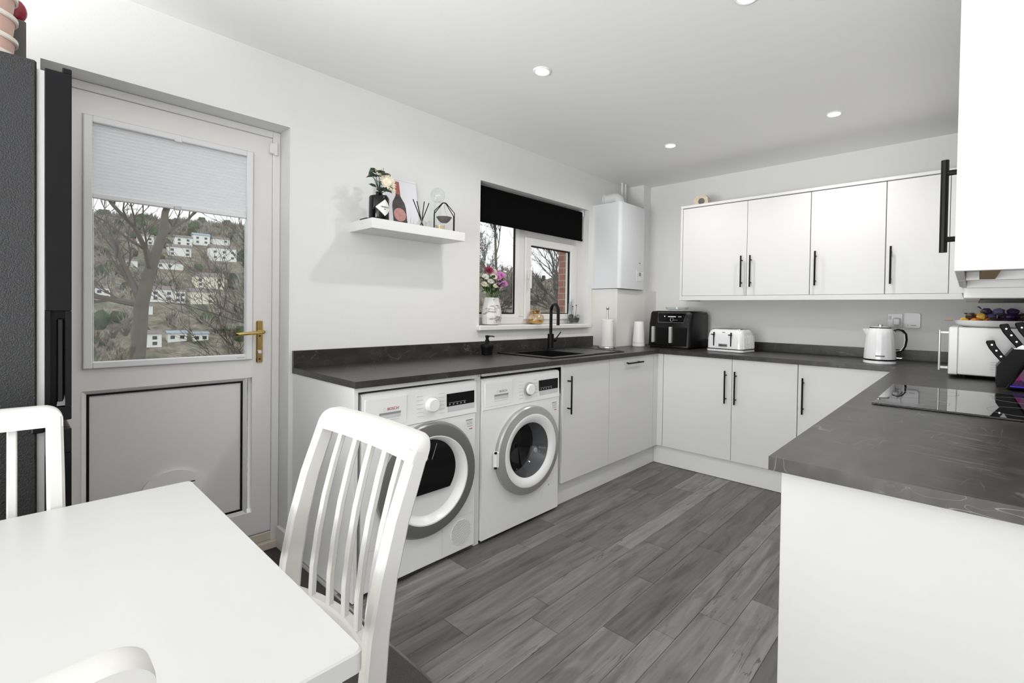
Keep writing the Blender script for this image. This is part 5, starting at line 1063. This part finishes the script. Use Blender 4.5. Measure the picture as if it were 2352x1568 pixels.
solo('light_bulb', MB().blob((-2.29, -0.055, HZ1+0.232), 0.042, (1, 1, 1.05), 20, 14).lathe([(0.020, 0.0), (0.020, 0.195)], (-2.29, -0.055, HZ1), n=16), 'clear_glass', 'clear glass globe standing behind the wire tealight hanger', 'glass globe', (-2.29, -0.055, HZ1), True)
t = thing('tealight', 'gold rimmed glass tealight inside the wire hanger', 'tealight', (-2.335, -0.15, HZ1))
part(t, 'cup', MB().lathe([(0.020, 0), (0.026, 0.004), (0.028, 0.032), (0.025, 0.032), (0.022, 0.006)], (-2.350, -0.165, HZ1), n=20, cap1=False), 'gold_glass', True); part(t, 'wax', MB().lathe([(0.021, 0.006), (0.023, 0.020), (0.0, 0.021)], (-2.350, -0.165, HZ1), n=20, cap1=False), 'candle', True)
solo('small_remote', MB().box(-2.792, -2.765, -0.16, -0.09, HZ1, HZ1+0.010, 0.003), 'black', 'small flat black object on the left end of the shelf', 'remote', (-2.78, -0.12, HZ1))

# ================================================================= FRIDGE FREEZER
FX1, FY, FZ = -3.936, -0.640, 1.838
t = thing('fridge_freezer', 'black fridge freezer with textured side standing left of the back door', 'fridge', (-4.2, -0.35, 0))
part(t, 'cabinet', MB().box(-4.52, FX1, FY, -0.045, 0.03, FZ, 0.004), 'fridge_side', label='dark pebble-textured fridge side')
part(t, 'foot', MB().box(-4.5, -3.95, FY+0.03, -0.08, 0.004, 0.03), 'black')
for z0, z1 in ((0.888, FZ-0.012), (0.06, 0.868)):
    part(t, 'gasket', MB().box(FX1, FX1+0.014, FY+0.012, -0.055, z0+0.006, z1-0.006), 'gasket', label='pale door seal')
DX_0, DX_1 = FX1+0.014, -3.872
def fdoor(z0, z1, rz0, rz1):
    m_ = MB(); ya, yb = FY-0.004, -0.040
    m_.box(DX_0, DX_1, ya+0.024, yb, z0, z1, 0.003)
    m_.box(DX_0, DX_1, ya, ya+0.024, z0, rz0, 0.002).box(DX_0, DX_1, ya, ya+0.024, rz1, z1, 0.002).box(DX_0, DX_0+0.010, ya, ya+0.024, rz0, rz1).box(DX_1-0.012, DX_1, ya, ya+0.024, rz0, rz1)
    d = part(t, 'door', m_, 'fridge_door', label='gloss black fridge door')
    part(d, 'handle_recess', MB().box(DX_0+0.022, DX_1-0.014, ya+0.010, ya+0.024, rz0+0.012, rz1-0.02, 0.003), 'black_gloss', True); part(d, 'grip_highlight', MB().prism([(DX_0+0.022, ya+0.006, rz0+0.004), (DX_0+0.042, ya+0.006, rz0+0.004), (DX_0+0.036, ya+0.018, rz0+0.034), (DX_0+0.027, ya+0.018, rz0+0.034)], (0, 0.004, 0)), 'ring_grey')
fdoor(0.890, FZ-0.014, 0.925, 1.185); fdoor(0.055, 0.866, 0.600, 0.800)
part(t, 'hinge_cap', MB().box(DX_1-0.018, DX_1, FY-0.004, -0.06, FZ-0.016, FZ-0.001, 0.002), 'fridge_door')
part(t, 'hinge', MB().box(FX1-0.01, FX1+0.014, FY-0.006, FY+0.03, 0.862, 0.892, 0.003), 'black')
# tubs and box on the fridge
cx_, cy_ = -4.050, -0.560
t = thing('stacked_tubs', 'stack of pink plastic tubs with cream rims on top of the fridge', 'tubs', (cx_, cy_, FZ))
for i in range(5):
    b = part(t, 'tub', MB().lathe([(0.073, 0.004+0.056*i), (0.078, 0.046+0.056*i)], (cx_, cy_, FZ), n=36), 'pink_plastic', True)
    part(b, 'rim', MB().lathe([(0.079, 0.045), (0.084, 0.047), (0.084, 0.056), (0.078, 0.059)], (cx_, cy_, FZ+0.056*i), n=36, cap0=False, cap1=False), 'cream_plastic', True)
part(t, 'base_ring', MB().lathe([(0.082, 0), (0.082, 0.014), (0.075, 0.016)], (cx_, cy_, FZ), n=36, cap1=False), 'cream_plastic', True)
solo('red_pouch', MB().blob((-3.972, -0.435, FZ+0.193), 0.030, (0.8, 0.6, 1.1), 14, 10), 'red_plastic', 'dark red rounded thing lying on the box on the fridge', 'pouch', (-3.972, -0.435, FZ+0.16), True)
solo('storage_box', MB().box(-4.18, -3.951, -0.465, -0.30, FZ, FZ+0.160, 0.003), 'grey_box', 'dark grey patterned box behind the tubs on the fridge', 'box', (-4.07, -0.43, FZ))

# ================================================================= TABLE AND CHAIRS
TX0, TX1, TY0, TY1, TZ = -5.10, -3.663, -1.868, -0.915, 0.735
t = thing('dining_table', 'white rectangular dining table in the near left foreground', 'table', (-4.4, -1.39, 0.004))
part(t, 'tabletop', loft([[(-4.3815+x*k, -1.3915+y*k2, z) for x, y in rrect(0.7185, 0.4765, 0.012, 4)] for z, k, k2 in ((TZ-0.030, 1, 1), (TZ-0.003, 1, 1), (TZ, 0.9965, 0.995))]), 'table_white', True, ang=25)
ap = MB().box(TX0+0.05, TX1-0.02, TY0+0.035, TY0+0.055, TZ-0.12, TZ-0.030).box(TX0+0.05, TX1-0.02, TY1-0.055, TY1-0.035, TZ-0.12, TZ-0.030).box(TX1-0.055, TX1-0.035, TY0+0.04, TY1-0.04, TZ-0.12, TZ-0.030).box(TX0+0.035, TX0+0.055, TY0+0.04, TY1-0.04, TZ-0.12, TZ-0.030)
part(t, 'apron', ap, 'table_white')
for x in (TX0+0.06, TX1-0.055):
    for y_ in (TY0+0.06, TY1-0.06): part(t, 'leg', MB().box(x-0.035, x+0.035, y_-0.035, y_+0.035, 0.004, TZ-0.030, 0.004), 'table_white')
def chair(loc, rotz, label):
    """white slat-back chair; local front is +y"""
    t = thing('dining_chair', label, 'chair', loc, rotz, 'white slat-back dining chairs', local=True)
    hw = 0.200; bow = 0.013
    prof = [(0.0, -0.255), (0.20, -0.215), (0.40, -0.192), (0.50, -0.190), (0.60, -0.198), (0.70, -0.215), (0.80, -0.240), (0.922, -0.282)]
    def py(z):
        for (za, ya), (zb, yb) in zip(prof, prof[1:]):
            if za <= z <= zb: return ya+(yb-ya)*(z-za)/(zb-za)
        return prof[-1][1]+(z-0.922)*(-0.34)
    for sg in (-1, 1):
        part(t, 'back_post', MB().sweep([(sg*hw, y_, z) for z, y_ in prof], (1,0,0), [0.028, .029, .030, .030, .030, .030, .030, .029], [0.034, .038, .044, .046, .044, .041, .038, .036]), 'chair_white', True, ang=30)
        part(t, 'leg', MB().sweep([(sg*0.176, 0.150, 0.0), (sg*0.176, 0.150, 0.448)], (1,0,0), [0.028, 0.038], [0.028, 0.038]), 'chair_white')
    # top rail: bowed, rounded outer corners
    W_ = hw+0.0143; N_ = 44; r = 0.030; vs = []; fs = []
    for i in range(N_+1):
        k = -1+2*i/N_; x = math.sin(k*math.pi/2)*W_; ex = max(0, abs(x)-(W_-r)); zt = 0.952-r+math.sqrt(max(0, r*r-ex*ex)); zb = 0.904
        bz = bow*(1-(x/W_)**2)
        for z, o in ((zb, -0.0165), (zt-0.004, -0.0165), (zt, -0.011), (zt, 0.011), (zt-0.004, 0.0165), (zb, 0.0165)): vs.append((x, py(z)-bz+o, max(z, zb)))
    for i in range(N_):
        for k in range(6): fs.append((i*6+k, i*6+(k+1)%6, (i+1)*6+(k+1)%6, (i+1)*6+k))
    fs += [tuple(range(6)), tuple(N_*6+k for k in range(6))]
    part(t, 'top_rail', MB().add(vs, fs), 'chair_white', True, ang=40)
    lr = [(-hw+0.01+(2*hw-0.02)*i/14, py(0.505)-0.010-0.036*(1-(-1+2*i/14)**2), 0.515) for i in range(15)]
    part(t, 'lower_rail', MB().sweep(lr, (0,0,1), 0.042, 0.026), 'chair_white', True, ang=30)
    for j in range(5):
        k = -1+2*(j+1)/6; x = k*hw
        sl = [(x*(0.985+0.02*(z-0.58)), py(z)-0.006-(0.036-0.023*(z-0.52)/0.38)*(1-k*k), z) for z in (0.525, 0.60, 0.68, 0.76, 0.84, 0.91)]
        part(t, 'slat', MB().sweep(sl, (1,0,0), 0.0165, 0.013), 'chair_white', True, ang=30)
    part(t, 'seat_frame', MB().box(-0.175, 0.175, -0.19, -0.168, 0.40, 0.45).box(-0.160, 0.160, 0.140, 0.162, 0.40, 0.45).box(-0.194, -0.175, -0.165, 0.134, 0.40, 0.45).box(0.175, 0.194, -0.165, 0.134, 0.40, 0.45), 'chair_white')
    part(t, 'seat', loft([[(x*k, -0.005+y*k, z) for x, y in rrect(0.192, 0.172, 0.04, 5)] for z, k in ((0.450, 0.96), (0.456, 1.0), (0.478, 1.0), (0.488, 0.97), (0.492, 0.9))]), 'seat_cream', True, 'cream fabric seat pad')
    return t
chair((-3.742, -1.480, 0.004), R(90), 'white slat-back chair at the right end of the table in front of the dryer')
chair((-4.112, -1.090, 0.004), R(180), 'white slat-back chair on the far side of the table in front of the fridge')
chair((-4.128, -1.742, 0.004), R(0), 'white slat-back chair at the near side, only its top corner showing')

# ================================================================= OUTSIDE
rh = random.Random(77)
CAM = Vector((-3.9863, -2.4921, 1.2057)); HS = 2.6
def hill_z(x, y):
    """height of the far hillside at world x, y"""
    px_, py_ = CAM.x+(x-CAM.x)/HS, CAM.y+(y-CAM.y)/HS
    cap = 17.0+(px_-10)*0.07 if px_ < 45 else max(8.0, 19.5-(px_-45)*0.105)
    z = min(-9+0.392*(py_-50), cap+(py_-120)*0.015) if py_ > 50 else -9-(50-py_)*0.02
    return CAM.z+(z-CAM.z)*HS
vs = []; fs = []; NX, NY = 70, 50
for j in range(NY+1):
    for i in range(NX+1):
        x = -260+1000*i/NX; y_ = 14+560*(j/NY)**1.3; k = min(1, max(0, (y_-14)/110)); base = -4.5+(-22+4.5)*min(1, (y_-14)/60) if y_ < 130 else 0
        z = hill_z(x, y_) if y_ >= 130 else min(-4.5-(y_-14)*0.2, hill_z(x, 130)*k+(-4.5)*(1-k))
        vs.append((x, y_, z+rh.uniform(-1, 1)*(1.2 if y_ > 60 else 0.1)))
for j in range(NY):
    for i in range(NX): fs.append((j*(NX+1)+i, j*(NX+1)+i+1, (j+1)*(NX+1)+i+1, (j+1)*(NX+1)+i))
solo('hillside', MB().add(vs, fs), 'woods', 'steep brown and green hillside across the valley seen through the glass', 'hill', (0, 100, -5), True, kind='structure')
struct('ground', MB().add([(-60, 0.32, -0.35), (60, 0.32, -0.35), (60, 15, -4.6), (-60, 15, -4.6)], [(0, 1, 2, 3)]), 'woods')
def in_house(x, y_): return any(abs(x-h[0]) < h[3]*0.5+2.5 and -14 < y_-h[1] < h[3]*.6+3 for h in HOUSES)
HOUSES = []
for (x, y_, z, w, h) in ((16.4,102.9,11.7,2.9,1.5),(19.4,104.6,12.4,2.9,1.8),(14.7,96.6,9.2,3.5,1.6),(22.8,106.0,12.7,3.1,0.9),(20.7,96.0,9.0,4.4,2.3),(12.2,89.8,6.6,3.9,0.9),(15.7,82.9,3.9,4.1,1.7),(13.5,76.4,1.3,3.3,1.8),(11.0,76.7,1.4,1.2,1.7),(9.2,77.1,1.6,3.2,1.7),(7.8,89.8,6.6,1.6,0.7),(5.9,64.4,-3.4,2.7,1.5),(8.6,65.3,-3.1,2.0,1.1),(10.7,65.0,-3.1,1.7,1.1),(7.1,73.2,0.1,1.3,0.7),(11.1,101.5,11.2,2.4,1.5),(3.6,77.2,1.6,1.5,1.6)):
    X, Y = CAM.x+(x-CAM.x)*HS, CAM.y+(y_-CAM.y)*HS; HOUSES.append((X, Y, hill_z(X, Y), w*HS*0.86, max(h*HS*0.95, 2.6)))
def spot():
    while True:
        x = rh.uniform(-140, 500) if rh.random() < 0.45 else rh.uniform(-50, 90); y_ = rh.uniform(128, 438)
        if not in_house(x, y_): return x, y_
wd = MB(); ev = MB()
for k in range(7500):
    x, y_ = spot(); z = hill_z(x, y_); Ht = rh.uniform(2.5, 6.0)
    for j in range(15):
        a = rh.uniform(0, 6.283); sp = rh.uniform(0.1, 0.62)*Ht; zb = rh.uniform(0, 0.35)*Ht; top = Vector((x+sp*math.cos(a), y_+sp*math.sin(a)*0.5, z+Ht*rh.uniform(0.45, 1.0))); b0 = Vector((x+rh.uniform(-.3, .3), y_, z+zb-0.8)); w = rh.uniform(0.12, 0.34)
        wd.add([b0-Vector((w, 0, 0)), b0+Vector((w, 0, 0)), top], [(0, 1, 2)])
for k in range(900):
    x, y_ = spot(); r = rh.uniform(0.9, 2.4); ev.blob((x, y_, hill_z(x, y_)+r*0.6), r, (1, 1, rh.uniform(0.9, 1.8)), 7, 5, 0.32, rh)
solo('hillside_woodland', wd, 'bare_woods', 'bare winter woodland covering the far hillside', 'woodland', (0, 200, 0), False, kind='stuff')
solo('hillside_evergreens', ev, 'evergreens', 'dark green evergreen bushes among the bare woods on the far hillside', 'bushes', (0, 200, 0), False, kind='stuff')
hl = ['upper white house left of the pair near the hilltop', 'upper white house with blue-grey roof near the hilltop', 'wide white house just below the two top houses', 'low white house at the upper right of the hillside', 'large white house at the right of the hillside terrace', 'long low white house half way up the hill', 'cream house with dark windows right of the hill centre', 'large cream house with a row of windows low on the hill', 'narrow white house beside the large cream one', 'wide white house left of the narrow one', 'tiny white house at the left, half way up', 'white house at the bottom left of the door glass', 'white house low in the middle of the door glass', 'white house low at the right of the door glass', 'very small white house above the bottom row', 'white house left of the top pair, behind the tree', 'small white house at the far left edge of the door glass']
for i, (X, Y, Z, w, h) in enumerate(HOUSES):
    t = thing('house', hl[i], 'house', (X, Y, Z), 0, 'houses on the far hillside'); d = w*0.6
    part(t, 'wall', MB().box(X-w/2, X+w/2, Y, Y+d, Z-3, Z+h), 'house_cream' if i in (6, 7) else 'house_white')
    part(t, 'roof', MB().prism([(X-w/2-0.3, Y-0.4, Z+h), (X-w/2-0.3, Y+d+0.4, Z+h), (X-w/2-0.3, Y+d/2, Z+h+d*0.28)], (w+0.6, 0, 0)), 'house_roof_blue' if i in (1, 12, 13) else 'house_roof')
    nw = max(2, int(w/2.6))
    for k in range(nw):
        xw = X-w/2+w*(k+0.5)/nw
        for zz in ((0.55,) if h < 3.6 else (0.25, 0.68)):
            if (k+i) % 4 != 3: part(t, 'window', MB().box(xw-0.5, xw+0.5, Y-0.08, Y+0.02, Z+h*zz-0.45, Z+h*zz+0.5), 'house_window')
# near trees
def tree(base, pts_radius, label, seed, levels=4, spread=0.75, nb0=7, ln=1.5, bias=(0, 0, 0), rmin=0.007):
    r = random.Random(seed); t = thing('bare_tree', label, 'tree', base, group=None)
    trunk = MB(); tw = MB()
    P_ = [Vector(p) for p, _ in pts_radius]; rad = [q for _, q in pts_radius]
    trunk.tube(P_, rad, 9)
    def branch(p, d, L, rr, lev):
        pts = [p]; dd = d.copy(); n = 5
        for k in range(n):
            dd = (dd+Vector((r.uniform(-.28, .28), r.uniform(-.28, .28), r.uniform(-.16, .26)))).normalized(); pts.append(pts[-1]+dd*L/n)
        (trunk if lev == 0 else tw).tube(pts, [rr*(1-0.75*k/n) for k in range(n+1)], 6 if lev == 0 else 4 if lev == 1 else 3)
        if lev < levels-1:
            for k in range(1, n+1):
                for _ in range(2 if lev else 2):
                    q = Vector((r.uniform(-1, 1), r.uniform(-1, 1), r.uniform(-0.5, 0.9))); nd = (dd*0.8+q*spread).normalized(); branch(pts[k], nd, L*r.uniform(0.40, 0.62), max(rr*(1-0.7*k/n)*0.55, rmin), lev+1)
    for i in range(nb0):
        k = r.randrange(max(1, len(P_)//3), len(P_)); q = Vector((r.uniform(-1, 1), r.uniform(-0.7, 0.7), r.uniform(0.0, 0.9)))+Vector(bias); q.normalize(); branch(P_[k], q, ln*r.uniform(0.7, 1.2), rad[k]*0.55, 0)
    part(t, 'trunk', trunk, 'bark', True); part(t, 'twigs', tw, 'twig', kind='stuff')
    return t
tree((-2.75, 8.0, -3.2), [((-2.75, 8.0, -3.2), 0.14), ((-2.66, 8.0, -1.0), 0.12), ((-2.57, 8.0, 0.25), 0.11), ((-2.52, 8.0, 1.2), 0.10), ((-2.41, 8.0, 1.79), 0.085), ((-2.25, 8.0, 2.4), 0.06), ((-2.21, 8.0, 2.8), 0.05), ((-2.05, 8.1, 3.3), 0.04), ((-1.9, 8.2, 4.2), 0.03)], 'bare leaning tree with forked trunk outside the back door', 5, 3, 0.8, 11, 1.9)
tree((0.5, 9.5, -3.4), [((0.5, 9.5, -3.4), 0.07), ((0.42, 9.5, -1), 0.055), ((0.25, 9.4, 0.6), 0.045), ((0.0, 9.4, 1.8), 0.035), ((-0.12, 9.4, 2.9), 0.02)], 'thin bare sapling with arching twigs at the right of the door glass', 9, 3, 0.5, 12, 2.4, (-0.6, 0, 0))
tree((10.3, 9.0, -3.5), [((10.3, 9.0, -3.5), 0.20), ((10.3, 9.0, -0.5), 0.17), ((10.2, 9.0, 1.0), 0.14), ((10.1, 9.0, 2.4), 0.11), ((10.0, 9.0, 3.8), 0.08), ((9.9, 9.0, 5.0), 0.05)], 'bare tree with spreading branches outside the right half of the kitchen window', 14, 3, 0.62, 13, 2.8, (-0.9, 0, 0.1), 0.009)
tree((8.2, 11.0, -4.2), [((8.2, 11, -4.2), 0.08), ((8.15, 11, -1), 0.07), ((8.1, 11, 1.2), 0.06), ((8.0, 11, 3.2), 0.05), ((7.9, 11, 5.5), 0.03)], 'twiggy bare tree behind the flowers outside the left half of the kitchen window', 31, 4, 0.9, 11, 2.1, (0, 0, 0), 0.008)
